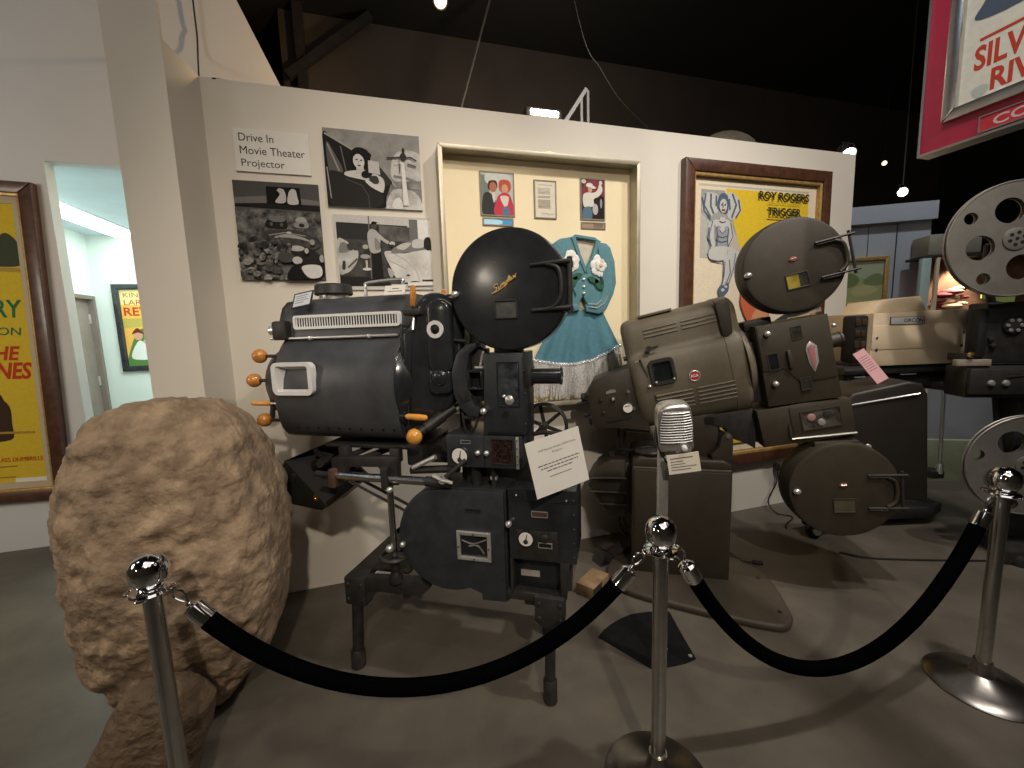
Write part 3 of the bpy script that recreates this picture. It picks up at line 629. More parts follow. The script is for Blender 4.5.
m = MB(); m.prism([(1.22, 2.240), (1.15, 2.232), (1.12, 2.21), (1.075, 2.12), (1.06, 1.97), (1.08, 1.88), (1.14, 1.78), (1.20, 1.74), (1.29, 1.75), (1.30, 1.79), (1.21, 1.81), (1.18, 1.86), (1.17, 1.95), (1.19, 2.09)], -0.060, -0.02, TEALJ, 'y', 0.016, 2); m.build('sleeve', t)
m = MB(); m.prism([(1.262, 2.245), (1.435, 2.222), (1.40, 2.12), (1.343, 2.03), (1.30, 2.12)], -0.020, -0.012, mat('cream_lining', (.62, .55, .44), .8, nscale=30, namt=.1)); m.build('lining', t)
m = MB(); m.prism([(1.232, 2.247), (1.266, 2.250), (1.305, 2.13), (1.352, 2.03), (1.335, 2.005), (1.285, 2.11)], -0.054, -0.03, TEALJ, 'y', 0.004, 1); m.prism([(1.425, 2.236), (1.458, 2.226), (1.410, 2.11), (1.352, 2.00), (1.338, 2.03), (1.385, 2.12)], -0.054, -0.03, TEALJ, 'y', 0.004, 1); m.prism([(1.238, 2.246), (1.268, 2.266), (1.345, 2.258), (1.415, 2.250), (1.450, 2.230), (1.42, 2.226), (1.345, 2.236), (1.272, 2.243)], -0.050, -0.01, TEALJ, 'y', 0.004, 1); m.build('collar', t)
def rose(cx, cz):
    m = MB()
    PW = mat('rose_white', (.82, .80, .74), .7, nscale=40, namt=.08); PC = mat('rose_cream', (.66, .60, .50), .7, nscale=40, namt=.1)
    for k in range(7):
        a = k * 2 * math.pi / 7 + .3
        m.sph((cx + .045 * math.cos(a), -0.052, cz + .045 * math.sin(a)), .036, PW, 12, scale=(1, .16, 1))
    for k in range(5):
        a = k * 2 * math.pi / 5
        m.sph((cx + .022 * math.cos(a), -0.060, cz + .022 * math.sin(a)), .024, PC if k % 2 else PW, 12, scale=(1, .2, 1))
    m.sph((cx, -0.066, cz), .014, PC, 10, scale=(1, .4, 1))
    o = m.build('rose', t)
    m = MB(); GR = mat('leaf_green', (.02, .10, .06), .7, nscale=40, namt=.2)
    for dx, dz, a in ((-.055, -.10, 20), (.055, -.10, -20), (-.02, -.13, 60), (.035, -.135, -60)):
        X = Matrix.Translation((cx + dx, -0.053, cz + dz)) @ Matrix.Rotation(R(a), 4, 'Y')
        m.prism([(-.05, 0), (-.02, .022), (.02, .02), (.05, 0), (.02, -.02), (-.02, -.022)], -0.004, 0.004, GR, 'y', 0.002, 1, X=X)
    m.tube([(cx, -0.053, cz - .06), (cx + .015, -0.053, cz - .16), (cx + .05, -0.053, cz - .23)], 0.004, GR, 6)
    m.build('rose_leaves', o)
rose(1.215, 2.085); rose(1.452, 2.06)
for z in (1.965, 1.915, 1.87):
    m = MB(); m.sph((1.326, -0.05, z), .012, NICKEL, 10, scale=(1, .5, 1)); m.build('button', t)
m = MB(); m.tube([(1.355, -0.066, 1.775), (1.42, -0.066, 1.765), (1.475, -0.066, 1.80), (1.50, -0.066, 1.85)], .0035, SEQ, 6); m.tube([(1.345, -0.066, 1.80), (1.41, -0.066, 1.79), (1.45, -0.066, 1.82)], .0035, SEQ, 6); m.build('cuff_trim', t)
# skirt: flared sheet with folds, sequinned hem, fringe
t = thing('fringed_skirt', 'teal flared skirt with long silver fringe pinned below the jacket', 'skirt', (0, 2.725, 0))
def skirt_pt(u, v):
    x0, x1 = 1.13 + (0.93 - 1.13) * v, 1.47 + (1.60 - 1.47) * v
    x = x0 + (x1 - x0) * u
    z = (1.75 - 0.02 * u) * (1 - v) + v * (1.405 - 0.075 * math.sin(math.pi * u) + 0.075 * u)
    y = -0.015 - 0.03 * v * (0.5 + 0.5 * math.sin(u * 31)) - 0.012 * math.sin(math.pi * u)
    return (x, y, z)
vs, fs = [], []
NU, NV = 70, 14
for j in range(NV + 1):
    for i in range(NU + 1): vs.append(skirt_pt(i / NU, j / NV))
for j in range(NV):
    for i in range(NU): fs.append([j * (NU + 1) + i, j * (NU + 1) + i + 1, (j + 1) * (NU + 1) + i + 1, (j + 1) * (NU + 1) + i])
n0 = len(vs)
for j in range(NV + 1):
    for i in range(NU + 1): p = skirt_pt(i / NU, j / NV); vs.append((p[0], p[1] + .006, p[2]))
for j in range(NV):
    for i in range(NU): fs.append([n0 + j * (NU + 1) + i, n0 + (j + 1) * (NU + 1) + i, n0 + (j + 1) * (NU + 1) + i + 1, n0 + j * (NU + 1) + i + 1])
m = MB(); m.put(vs, fs, TEAL); m.build('skirt_panel', t, sharp=80)
m = MB()
for i in range(61):
    p = skirt_pt(i / 60, 1.0); m.sph((p[0], p[1] - .006, p[2] + .004 * (-1) ** i), .012, SEQ, 8)
m.build('sequin_trim', t)
m = MB(); rr = random.Random(5)
for i in range(260):
    u = (i + rr.random() * .8) / 260
    p = skirt_pt(u, 1.0); L = .20 + rr.random() * .05
    dx = (u - .5) * .05 + (rr.random() - .5) * .02
    w = .0022 + rr.random() * .0012
    y = p[1] - .004 - rr.random() * .012
    m.put([(p[0] - w, y, p[2]), (p[0] + w, y, p[2]), (p[0] + w + dx * .5, y - .004, p[2] - L * .5), (p[0] - w + dx * .5, y - .004, p[2] - L * .5), (p[0] + w + dx, y, p[2] - L), (p[0] - w + dx, y, p[2] - L)], [[0, 1, 2, 3], [3, 2, 4, 5]], SILVERF)
o = m.build('fringe', t, recalc=False); o['kind'] = 'stuff'

# ------------------------------------------------------------------ framed three-sheet poster
t = thing('framed_poster', 'large yellow poster with seated lady in a dark walnut frame on the partition', 'poster', (2.87, 2.76, 0))
m = MB(); m.frame(-0.72, 0.715, 0.44, 2.837, 0.085, -0.06, 0.0, WOOD, 0.006); m.build('picture_frame', t)
m = MB(); m.frame(-0.645, 0.64, 0.515, 2.757, 0.030, -0.045, 0.0, GOLD, 0.006); m.build('gilt_liner', t)
LN = GP(.09, .12, .17); CRMP = GP(.74, .64, .48); YL2 = GP(.72, .50, .03); FL = GP(.52, .51, .48); BLU = GP(.16, .20, .25)
x0, x1, z0, z1 = -0.613, 0.611, 0.55, 2.722
def q(*pts): return [((x - 2.87 - x0) / (x1 - x0), (z - z0) / (z1 - z0)) for x, z in pts]
def eq(x, z, rx, rz, a=0): u, v = q((x, z))[0]; return (u, v, rx / (x1 - x0), rz / (z1 - z0), a)
def tq(a, b, c, d): (u0, v0), (u1, v1) = q((a, c), (b, d)); return (u0, u1, v0, v1)
L = [('p', GP(.50, .46, .36), q((2.31, 2.665), (3.40, 2.665), (3.40, 2.680), (2.31, 2.680))),
     ('p', YL2, q((2.56, 2.655), (3.40, 2.655), (3.40, 1.95), (3.05, 1.90), (2.80, 2.10), (2.70, 2.22), (2.62, 2.40))),
     ('p', GP(.33, .33, .31), q((2.33, 2.64), (2.55, 2.64), (2.70, 2.25), (2.66, 2.16), (2.33, 2.13))), ('p', GP(.45, .44, .40), q((2.33, 2.47), (2.42, 2.40), (2.40, 2.13), (2.33, 2.13))), ('p', GP(.5, .45, .36), q((2.60, 2.40), (2.68, 2.30), (2.73, 2.18), (2.62, 2.2))),
     ('s', FL, q((2.36, 2.60), (2.42, 2.62), (2.49, 2.60), (2.52, 2.52), (2.46, 2.46), (2.38, 2.44), (2.34, 2.50))), ('s', FL, q((2.55, 2.60), (2.62, 2.63), (2.69, 2.58), (2.71, 2.50), (2.66, 2.44), (2.60, 2.43), (2.56, 2.50))),
     ('l', LN, q((2.37, 2.61), (2.36, 2.52), (2.42, 2.44)), .012), ('l', LN, q((2.42, 2.61), (2.42, 2.52), (2.45, 2.46)), .013), ('l', LN, q((2.47, 2.60), (2.47, 2.52)), .012), ('l', LN, q((2.62, 2.62), (2.66, 2.54), (2.62, 2.44)), .013), ('l', LN, q((2.68, 2.58), (2.70, 2.50), (2.66, 2.44)), .012), ('l', LN, q((2.34, 2.58), (2.36, 2.48), (2.42, 2.42)), .012), ('l', LN, q((2.59, 2.58), (2.60, 2.50)), .012),
     ('s', LN, q((2.485, 2.50), (2.49, 2.59), (2.53, 2.62), (2.575, 2.60), (2.585, 2.52), (2.57, 2.47))),
     ('s', FL, q((2.44, 2.41), (2.50, 2.42), (2.59, 2.42), (2.61, 2.36), (2.63, 2.26), (2.60, 2.215), (2.55, 2.20), (2.47, 2.21), (2.41, 2.26), (2.40, 2.33))), ('l', FL, q((2.43, 2.40), (2.41, 2.30), (2.44, 2.23), (2.53, 2.20)), .042), ('l', FL, q((2.60, 2.40), (2.63, 2.30), (2.57, 2.22)), .036), ('l', FL, q((2.53, 2.44), (2.53, 2.40)), .04), ('e', FL, eq(2.535, 2.525, .036, .052)),
     ('l', LN, q((2.44, 2.41), (2.41, 2.31), (2.425, 2.23)), .006), ('l', LN, q((2.46, 2.38), (2.465, 2.27), (2.52, 2.215)), .006), ('l', LN, q((2.61, 2.40), (2.635, 2.30), (2.59, 2.215)), .006), ('l', LN, q((2.42, 2.20), (2.40, 2.16), (2.44, 2.115)), .008), ('l', LN, q((2.67, 2.19), (2.68, 2.14), (2.63, 1.99)), .006), ('l', BLU, q((2.45, 2.17), (2.55, 2.185), (2.64, 2.165)), .008), ('s', GP(.30, .32, .33), q((2.47, 2.36), (2.50, 2.375), (2.53, 2.35), (2.57, 2.375), (2.595, 2.35), (2.585, 2.24), (2.56, 2.19), (2.47, 2.19), (2.48, 2.27))), ('s', FL, q((2.50, 2.345), (2.53, 2.36), (2.56, 2.345), (2.53, 2.32))), ('l', LN, q((2.475, 2.365), (2.49, 2.28), (2.475, 2.20)), .008), ('l', LN, q((2.59, 2.36), (2.58, 2.28), (2.59, 2.21)), .008), ('l', LN, q((2.50, 2.345), (2.53, 2.315), (2.56, 2.345)), .006), ('l', LN, q((2.50, 2.41), (2.53, 2.40), (2.56, 2.41)), .004), ('l', LN, q((2.48, 2.30), (2.53, 2.285), (2.585, 2.30)), .006), ('l', LN, q((2.48, 2.26), (2.53, 2.25), (2.585, 2.265)), .008), ('l', LN, q((2.405, 2.36), (2.395, 2.28), (2.43, 2.22)), .008), ('l', LN, q((2.525, 2.55), (2.53, 2.51)), .004), ('l', GP(.3, .08, .06), q((2.52, 2.495), (2.55, 2.495)), .008), ('e', LN, eq(2.52, 2.535, .008, .005)), ('e', LN, eq(2.55, 2.535, .008, .005)),
     ('s', FL, q((2.42, 2.20), (2.50, 2.22), (2.60, 2.215), (2.67, 2.19), (2.68, 2.15), (2.64, 2.00), (2.60, 1.92), (2.575, 1.92), (2.59, 2.02), (2.60, 2.11), (2.50, 2.11), (2.42, 2.12), (2.40, 2.16))), ('s', FL, q((2.55, 2.14), (2.61, 2.14), (2.59, 2.0), (2.55, 1.89), (2.53, 1.89), (2.55, 2.0))), ('l', LN, q((2.60, 2.12), (2.615, 2.02), (2.575, 1.92)), .007), ('l', LN, q((2.43, 2.115), (2.52, 2.10), (2.56, 2.10), (2.555, 2.0), (2.53, 1.90)), .007), ('l', BLU, q((2.66, 2.17), (2.645, 2.05), (2.60, 1.93)), .008),
     ('s', LN, q((2.50, 1.88), (2.52, 1.92), (2.56, 1.92), (2.60, 1.94), (2.60, 1.88), (2.56, 1.84), (2.52, 1.83))), ('e', FL, eq(2.545, 1.885, .018, .012)), ('e', FL, eq(2.575, 1.91, .014, .01)),
     ('t', INK, 'ROY ROGERS', tq(2.872, 3.388, 2.592, 2.655), {'offset': .03}), ('t', GP(.25, .17, .03), 'KING OF THE COWBOYS', tq(2.966, 3.305, 2.562, 2.574), {'offset': .01}), ('t', INK, 'TRIGGER', tq(2.963, 3.310, 2.472, 2.535), {'offset': .03}), ('l', GP(.25, .17, .03), q((2.965, 2.455), (3.31, 2.455)), .007),
     ('s', GP(.56, .13, .06), q((2.72, 1.80), (2.76, 1.95), (2.90, 1.98), (3.02, 1.86), (3.0, 1.62), (2.86, 1.58), (2.78, 1.66))), ('s', GP(.62, .28, .14), q((2.84, 1.66), (2.92, 1.76), (3.0, 1.72), (2.98, 1.58), (2.88, 1.56))),
     ('s', GP(.05, .05, .06), q((2.78, 1.62), (3.0, 1.60), (3.3, 1.7), (3.35, 1.3), (3.0, 1.2), (2.8, 1.3))),
     ('p', YL2, q((2.31, 1.15), (3.42, 1.15), (3.42, .62), (2.31, .62))), ('s', GP(.52, .20, .05), q((2.70, 1.30), (2.95, 1.45), (3.05, 1.30), (2.9, 1.15))), ('l', REDI, q((2.9, .75), (3.3, .75)), .03), ('l', BRNI, q((2.9, .68), (3.3, .68)), .012), ('e', GP(.5, .3, .03), eq(3.15, .98, .12, .08))]
picture('print', t, x0, x1, z0, z1, -0.008, L, 0.006, base=CRMP)

# ------------------------------------------------------------------ hanging crimson sign, top right
t = thing('hanging_sign', 'crimson hanging sign board with a framed film poster at top right', 'sign', (1.9, 0, 0), R(90))
# local x = world y, local -y = world +x ; the printed side faces the room centre (local +y)
H = Matrix.Rotation(R(180), 4, 'Z')
# after H: local x runs towards the camera, local -y is the face
m = MB(H); m.box(-1.118, -0.12, 0.0, 0.055, 2.195, 3.35, REDS, 0.004); m.build('panel', t)
m = MB(H); m.frame(-1.124, -0.114, 2.189, 3.356, 0.008, -0.004, 0.06, STEEL); m.build('edge_trim', t)
m = MB(H); m.frame(-1.052, -0.186, 2.272, 3.28, 0.036, -0.024, 0.0, STEEL, 0.004); m.build('picture_frame', t)
RT = GP(.48, .06, .04)
px0, px1, pz0, pz1 = -1.017, -0.221, 2.307, 3.245
def hq(*pts): return [((-y - px0) / (px1 - px0), (z - pz0) / (pz1 - pz0)) for y, z in pts]
def hb(a, b, c, d): (u0, v0), (u1, v1) = hq((a, c), (b, d)); return (u0, u1, v0, v1)
picture('print', t, px0, px1, pz0, pz1, -0.006, [
    ('t', RT, 'SILVER', hb(.985, .795, 2.40, 2.475), {'offset': .03}), ('t', RT, 'RIVER', hb(.940, .770, 2.322, 2.388), {'offset': .03}), ('l', RT, hq((.975, 2.492), (.72, 2.492)), .012),
    ('s', GP(.08, .11, .17), hq((.99, 2.56), (.975, 2.60), (.93, 2.66), (.80, 2.72), (.80, 2.57), (.90, 2.545))), ('s', GP(.40, .22, .18), hq((.86, 2.55), (.86, 2.72), (.60, 2.80), (.5, 2.56), (.7, 2.54))), ('s', GP(.35, .12, .08), hq((.7, 2.6), (.72, 3.0), (.5, 3.1), (.35, 2.9), (.40, 2.6))),
    ('s', GP(.45, .50, .48), hq((.982, 2.345), (.962, 2.352), (.944, 2.343), (.95, 2.322), (.965, 2.315), (.978, 2.326)))], 0.004, base=GP(.68, .68, .62), X=H)
m = MB(H); m.frame(-0.958, -0.627, 2.200, 2.252, 0.004, -0.008, 0.0, STEEL); m.build('nameplate_rim', t)
picture('nameplate', t, -0.955, -0.63, 2.203, 2.249, -0.004, [], 0.003, base=RED, X=H)
m = MB(H); m.text('COMING', -0.925, -0.70, 2.211, 2.240, -0.0045, GP(.55, .48, .48), offset=.02); m.build('lettering', t, recalc=False)
m = MB(H)
for x in (-0.9, -0.33): m.tube([(x, 0.03, 3.35), (x, 0.03, 5.99)], 0.006, BLKM, 6)
m.build('hanging_rod', t)

# ------------------------------------------------------------------ rocks
ROCK = mat('tan_sandstone', (0.47, 0.34, 0.225), 0.92, nscale=11, namt=0.4, bump=1.0, bscale=38, c2=(0.20, 0.140, 0.090))
ROCKB = mat('shaded_brown_sandstone', (0.20, 0.135, 0.080), 0.92, nscale=7, namt=0.4, bump=1.0, bscale=45, c2=(0.10, 0.068, 0.042))  # brown stone, darkened: shade on the small rock is put into its colour
def boulder(name, label, slices, y0, depth, seed, amp, parent=None, mt=None, top_round=0.12, sq=2.6, floor_cut=0.0, back=0.2, shift=0.0, fit=1.0):
    """slices: (z, left, right) silhouette at depth y0; superelliptic rings pushed by fractal noise"""
    sl = sorted(slices)
    NZ, NA = 170, 260
    z0, z1 = sl[0][0], sl[-1][0]
    def at(z):
        for a, b in zip(sl, sl[1:]):
            if a[0] <= z <= b[0]:
                f = (z - a[0]) / max(1e-6, b[0] - a[0]); return a[1] + (b[1] - a[1]) * f, a[2] + (b[2] - a[2]) * f
        return sl[-1][1:] if z > z1 else sl[0][1:]
    vs, fs = [], []
    for j in range(NZ + 1):
        f = j / NZ
        z = z0 + (z1 - z0) * (0.5 - 0.5 * math.cos(math.pi * f)) if j not in (0,) else z0
        l, r = at(z)
        cx, hw = (l + r) / 2 + shift, (r - l) / 2 * fit
        e = 1 - abs((z - (z0 + z1) * 0.46) / ((z1 - z0) * 0.56)) ** 3.2
        hd = depth * max(0.06, e) ** 0.5
        yc = y0 + back * max(0.0, 1 - z / (0.45 * z1)) ** 1.5
        for k in range(NA):
            t = 2 * math.pi * k / NA
            c, s = math.cos(t), math.sin(t)
            x = cx + hw * math.copysign(abs(c) ** (2 / sq), c)
            y = yc + hd * math.copysign(abs(s) ** (2 / sq), s)
            p = Vector((x, y, z))
            q = p * 2.1 + Vector((seed, seed * 1.7, 0))
            n = noise.fractal(q, 1.0, 2.0, 3) * amp * 0.9
            n += (abs(noise.noise(p * 5.5 + Vector((seed, 3, 1)))) - 0.25) * amp * 0.55
            n += noise.noise(Vector((p.x * 8 + p.z * 5, p.y * 8, p.z * 13 - p.x * 7)) + Vector((seed, 9, 2))) * amp * 0.34
            n += noise.fractal(p * 20 + Vector((2, seed, 5)), 0.75, 2.1, 4) * amp * 0.26
            d = Vector((x - cx, (y - yc), (z - (z0 + z1) / 2) * 0.25)); d.normalize()
            p += d * (n * (0.30 + 0.70 * abs(s)) - amp * 0.12)
            p.z = max(p.z, floor_cut)
            vs.append(p)
    for j in range(NZ):
        for k in range(NA): fs.append([j * NA + k, j * NA + (k + 1) % NA, (j + 1) * NA + (k + 1) % NA, (j + 1) * NA + k])
    fs.append(list(range(NA))[::-1]); fs.append([NZ * NA + k for k in range(NA)])
    m = MB(); m.put(vs, fs, mt or ROCK)
    return m.build(name, parent, sharp=60)
o = boulder('boulder', None, [(0.0, -1.13, -0.80), (0.06, -1.21, -0.72), (0.16, -1.255, -0.655), (0.28, -1.285, -0.575), (0.40, -1.30, -0.535), (0.55, -1.30, -0.495), (0.78, -1.295, -0.478), (0.98, -1.29, -0.490), (1.13, -1.275, -0.535), (1.22, -1.25, -0.565), (1.29, -1.20, -0.605), (1.34, -1.15, -0.655), (1.37, -1.06, -0.70), (1.385, -0.95, -0.78)], 1.98, 0.34, 4.0, 0.05, sq=3.2, shift=0.012, fit=0.885)
tag(o, 'huge flat-faced tan boulder standing in front of the white pillar', 'rock')
o = boulder('boulder', None, [(0.0, -1.20, -.80), (.08, -1.15, -.78), (.19, -1.105, -.742), (.29, -1.05, -.722), (.37, -1.0, -.76), (.415, -.93, -.84)], 1.645, 0.10, 9.0, 0.03, back=0.0, mt=ROCKB)
tag(o, 'small brown rock leaning at the foot of the big boulder behind the left stanchion', 'rock')

# ------------------------------------------------------------------ stanchions and velvet ropes
def stanchion(x, y, label, dz=0.03, k=1.09):
    t = thing('stanchion', label, 'stanchion', (x, y, 0), 0, 'chrome rope stanchions')
    m = MB(Matrix.Diagonal((k, k, 1, 1))); m.lathe([(0.165, 0.0), (0.168, 0.006), (0.160, 0.014), (0.12, 0.026), (0.07, 0.042), (0.038, 0.062), (0.030, 0.085), (0.0285, 0.12)], (0, 0, 0), (0, 0, 1), SATIN, 56); m.build('base', t)
    m = MB(); m.cyl((0, 0, 0.07), (0, 0, 0.86 + dz), 0.0245, STEEL, n=32); m.build('pole', t)
    m = MB(Matrix.Translation((0, 0, dz))); m.lathe([(0.0, 0.85), (0.022, 0.852), (0.038, 0.866), (0.047, 0.886), (0.050, 0.908), (0.047, 0.928), (0.037, 0.946), (0.02, 0.957), (0.0, 0.960)], (0, 0, 0), (0, 0, 1), CHROME, 40); m.build('finial', t)
    m = MB(Matrix.Translation((0, 0, dz))); m.lathe([(0.026, 0.838), (0.050, 0.842), (0.054, 0.847), (0.050, 0.853), (0.026, 0.858)], (0, 0, 0), (0, 0, 1), CHROME, 40); r = m.build('collar', t)
    for a in (0, 90, 180, 270):
        X = Matrix.Translation((0, 0, dz)) @ Matrix.Rotation(R(a), 4, 'Z')
        m = MB(X); m.tube([(0.054 + 0.012 * math.cos(q), 0.012 * math.sin(q) * 1.2, 0.847) for q in [k * 2 * math.pi / 14 for k in range(14)]], 0.0032, CHROME, 8, True); m.build('ring_loop', r)
    return t
STP = [(-0.735, 1.40), (0.805, 1.10), (2.38, 1.01)]
stanchion(*STP[0], 'chrome ball-top stanchion in front of the big boulder')
stanchion(*STP[1], 'chrome ball-top stanchion in the middle, in front of the ribbed metal speaker')
stanchion(*STP[2], 'chrome ball-top stanchion at the right with its round base in view')
def rope(a, b, low, label, peak=0.5):
    A, B = Vector((*a, 0)), Vector((*b, 0))
    d = (B - A).normalized()
    t = thing('velvet_rope', label, 'rope', (0, 0, 0), 0, 'black velvet barrier ropes')
    p0, p1 = A + d * 0.066, B - d * 0.066
    N = 48; z0 = 0.862
    pts = []
    for k in range(N + 1):
        u = k / N
        w = (2 * u - 1)
        sag = (math.cosh(1.5 * w) - 1) / (math.cosh(1.5) - 1)
        p = p0.lerp(p1, u); p.z = low + (z0 - low) * sag
        pts.append(p)
    # arc length split: hook, cap, rope
    L = [0.0]
    for q, r in zip(pts, pts[1:]): L.append(L[-1] + (r - q).length)
    def cut(s0, s1):
        def P(s):
            s = max(0, min(L[-1], s))
            for i in range(N):
                if L[i] <= s <= L[i + 1]: return pts[i].lerp(pts[i + 1], (s - L[i]) / max(1e-9, L[i + 1] - L[i]))
            return pts[-1]
        return [P(s0 + (s1 - s0) * k / 40) for k in range(41)]
    T = L[-1]
    m = MB(); m.tube(cut(0.10, T - 0.10), 0.0265, VELVET, 18); m.build('cord', t)
    for s0, s1 in ((0.055, 0.125), (T - 0.055, T - 0.125)):
        c = cut(s0, s1)
        m = MB(); m.tube([c[0], c[3], c[6], c[20], c[40]], [0.014, 0.022, 0.028, 0.0295, 0.0295], CHROME, 20); cp = m.build('end_cap', t)
        e = cut(0.0 if s0 < 0.5 * T else T, s0)
        dd = (e[-1] - e[0]).normalized(); side = dd.cross(Vector((0, 0, 1))).normalized(); upv = side.cross(dd)
        m = MB()
        Lh = (e[-1] - e[0]).length
        o0 = e[0]
        m.tube(smooth([o0 + dd * (Lh * f) + upv * h for f, h in ((1.05, 0), (.7, .006), (.35, .016), (.02, .012), (-.06, -.004), (.05, -.014), (.4, -.012), (.7, -.004))], 5), 0.0036, CHROME, 8)
        m.sph(o0 + dd * (Lh * .95), 0.009, CHROME, 12); m.build('snap_hook', t)
    return t
rope(STP[0], STP[1], 0.468, 'black velvet rope sagging in front of the black projector legs')
rope(STP[1], STP[2], 0.275, 'black velvet rope sagging between middle and right stanchions')

# ------------------------------------------------------------------ the black projector (x along its axis, -y towards the visitor)
P1 = thing('film_projector', 'black drive-in film projector with orange knobs and a shiny round magazine, on pipe legs', 'projector', (0.548, 1.502, 0), R(-30))
def bolts(m, pts, y, r=0.007, mt=None):
    for x, z in pts: m.lathe([(r, 0), (r * .9, .004), (r * .4, .006), (0, .0065)], (x, y, z), (0, -1, 0), mt or NICKEL, 8)
m = MB(); m.cyl((-0.920, 0.02, 0.37), (-0.942, 0.02, 0.08), 0.026, IRON); m.lathe([(0.028, 0.0), (0.034, 0.006), (0.034, 0.085), (0.028, 0.095)], (-0.945, 0.02, 0.0), (0, 0, 1), IRON, 20); m.build('leg', P1)
m = MB(); m.cyl((0.010, 0.02, 0.38), (0.004, 0.02, 0.08), 0.023, IRON); m.lathe([(0.022, 0.0), (0.030, 0.006), (0.030, 0.105), (0.026, 0.112)], (0.004, 0.02, 0.0), (0, 0, 1), IRON, 20); m.build('leg', P1)
m = MB(); m.cyl((-0.072, 0.43, 0.42), (-0.072, 0.43, 0.06), 0.023, IRON); m.lathe([(0.022, 0.0), (0.030, 0.006), (0.030, 0.105), (0.026, 0.112)], (-0.072, 0.43, 0.0), (0, 0, 1), IRON, 20); m.build('leg', P1)
m = MB(); m.box(-0.965, -0.855, -0.012, 0.05, 0.345, 0.485, BLKM, 0.008); m.prism([(-0.855, 0.42), (-0.80, 0.42), (-0.855, 0.36)], 0.0, 0.03, BLKM); bolts(m, [(-0.945, .45), (-0.945, .375), (-0.875, .45), (-0.875, .375)], -0.012, .010, IRON); m.build('leg_bracket', P1)
m = MB(); m.prism([(-0.05, .40), (-0.02, .375), (0.04, .375), (0.075, .40), (0.078, .51), (-0.048, .51)], -0.02, 0.05, BLKM, 'y', .006); bolts(m, [(-0.03, .48), (-0.03, .415), (0.058, .48), (0.058, .415)], -0.02, .011, IRON); m.build('leg_bracket', P1)
m = MB(); m.prism([(-0.86, .485), (-0.575, .505), (-0.535, .465), (-0.58, .425), (-0.86, .42)], 0.0, 0.045, BLKM, 'y', .006)
m.box(-0.96, -0.86, 0.0, 0.50, 0.455, 0.487, BLKM, .006); m.box(-0.96, -0.60, 0.42, 0.50, 0.455, 0.487, BLKM, .006); m.box(-0.86, -0.66, 0.06, 0.45, 0.487, 0.50, BLKM, .004)
m.box(-0.60, -0.05, 0.40, 0.46, 0.44, 0.49, BLKM, .006); m.box(-0.175, -0.03, 0.0, 0.05, 0.472, 0.512, BLKM, .006); m.box(-0.10, 0.04, 0.02, 0.46, 0.44, 0.475, BLKM, .006); m.cyl((-0.66, .03, .43), (-0.66, .03, .40), .02, BLKM)
m.build('base_frame', P1)
# lower magazine
arc = [(-0.43 + .237 * math.cos(a), .715 + .237 * math.sin(a)) for a in [R(90 + k * 4) for k in range(0, 52)]]
arc = [p for p in arc if p[0] < -0.277]
outl = arc + [(-0.278, .478), (-0.278, .448), (-0.166, .452), (-0.164, .952)]
m = MB(); m.prism(outl, 0.012, 0.20, BLK, 'y', .006); lm = m.build('lower_magazine', P1)
def inset_poly(pts, k, c): return [(c[0] + (p[0] - c[0]) * k, c[1] + (p[1] - c[1]) * k) for p in pts]
m = MB(); m.prism(inset_poly(outl, .975, (-0.41, .70)), -0.006, 0.013, BLK, 'y', .005); m.build('magazine_door', lm)
m = MB(); m.frame(-0.381, -0.229, .640, .768, .016, -0.020, -0.006, NICKEL, .003); bolts(m, [(-.373, .70), (-.237, .70), (-.305, .76), (-.305, .648)], -0.020, .004, BLKM); m.build('window_frame', lm)
m = MB(); m.box(-.366, -.244, -0.008, -0.0065, .655, .753, GLASSD); m.tube(smooth([(-.36, -.0085, .725), (-.31, -.0085, .712), (-.25, -.0085, .735)], 5), .0035, mat('film_strip', (.16, .15, .13), .4, nscale=20, namt=.3), 6); m.tube(smooth([(-.33, -.0085, .70), (-.29, -.0085, .705), (-.262, -.0085, .672)], 5), .004, mat('film_strip', (0, 0, 0)), 6); m.build('window_glass', lm)
m = MB(); m.frame(-.342, -.272, .852, .870, .003, -0.010, -0.006, IRON); m.box(-.339, -.275, -.008, -.006, .855, .867, BLKD); m.build('nameplate', lm)
m = MB(); m.cyl((-.636, .0, .684), (-.636, -.016, .684), .006, NICKEL); m.sph((-.636, -.022, .684), .013, NICKEL); m.build('latch_knob', lm)
# control box
m = MB(); m.box(-.152, .128, .0, .24, .658, .968, BLKS, .004); bolts(m, [(.118, .69 + .06 * k) for k in range(5)], 0.0, .005, IRON); m.box(-.152, .128, -.003, .0, .915, .968, BLKS, .001); bolts(m, [(-.115, .94), (.09, .93)], -.003, .004); cb = m.build('control_box', P1)
m = MB(); m.box(-.118, .052, -.006, .0, .668, .792, BLKM, .003); m.build('meter_panel', cb)
m = MB(); m.cyl((-.076, -.006, .762), (-.076, -.022, .762), .033, BLKS, n=32); m.lathe([(.029, 0), (.029, .003), (0, .004)], (-.076, -.022, .762), (0, -1, 0), DIAL, 28); m.prism([(-.079, .755), (-.073, .755), (-.069, .783), (-.071, .784)], -.027, -.0255, BLKD); m.sph((-.076, -.026, .752), .010, BLKM, 12, scale=(1, .4, 1)); m.build('meter', cb)
m = MB(); m.lathe([(.020, 0), (.018, .012), (.008, .018), (0, .018)], (.0, -.006, .768), (0, -1, 0), IRON, 20); m.build('dial_knob', cb)
m = MB(); m.frame(-.028, .030, .722, .745, .003, -.009, -.005, NICKEL); m.box(-.025, .027, -.008, -.005, .725, .742, BLKD); m.build('nameplate', cb)
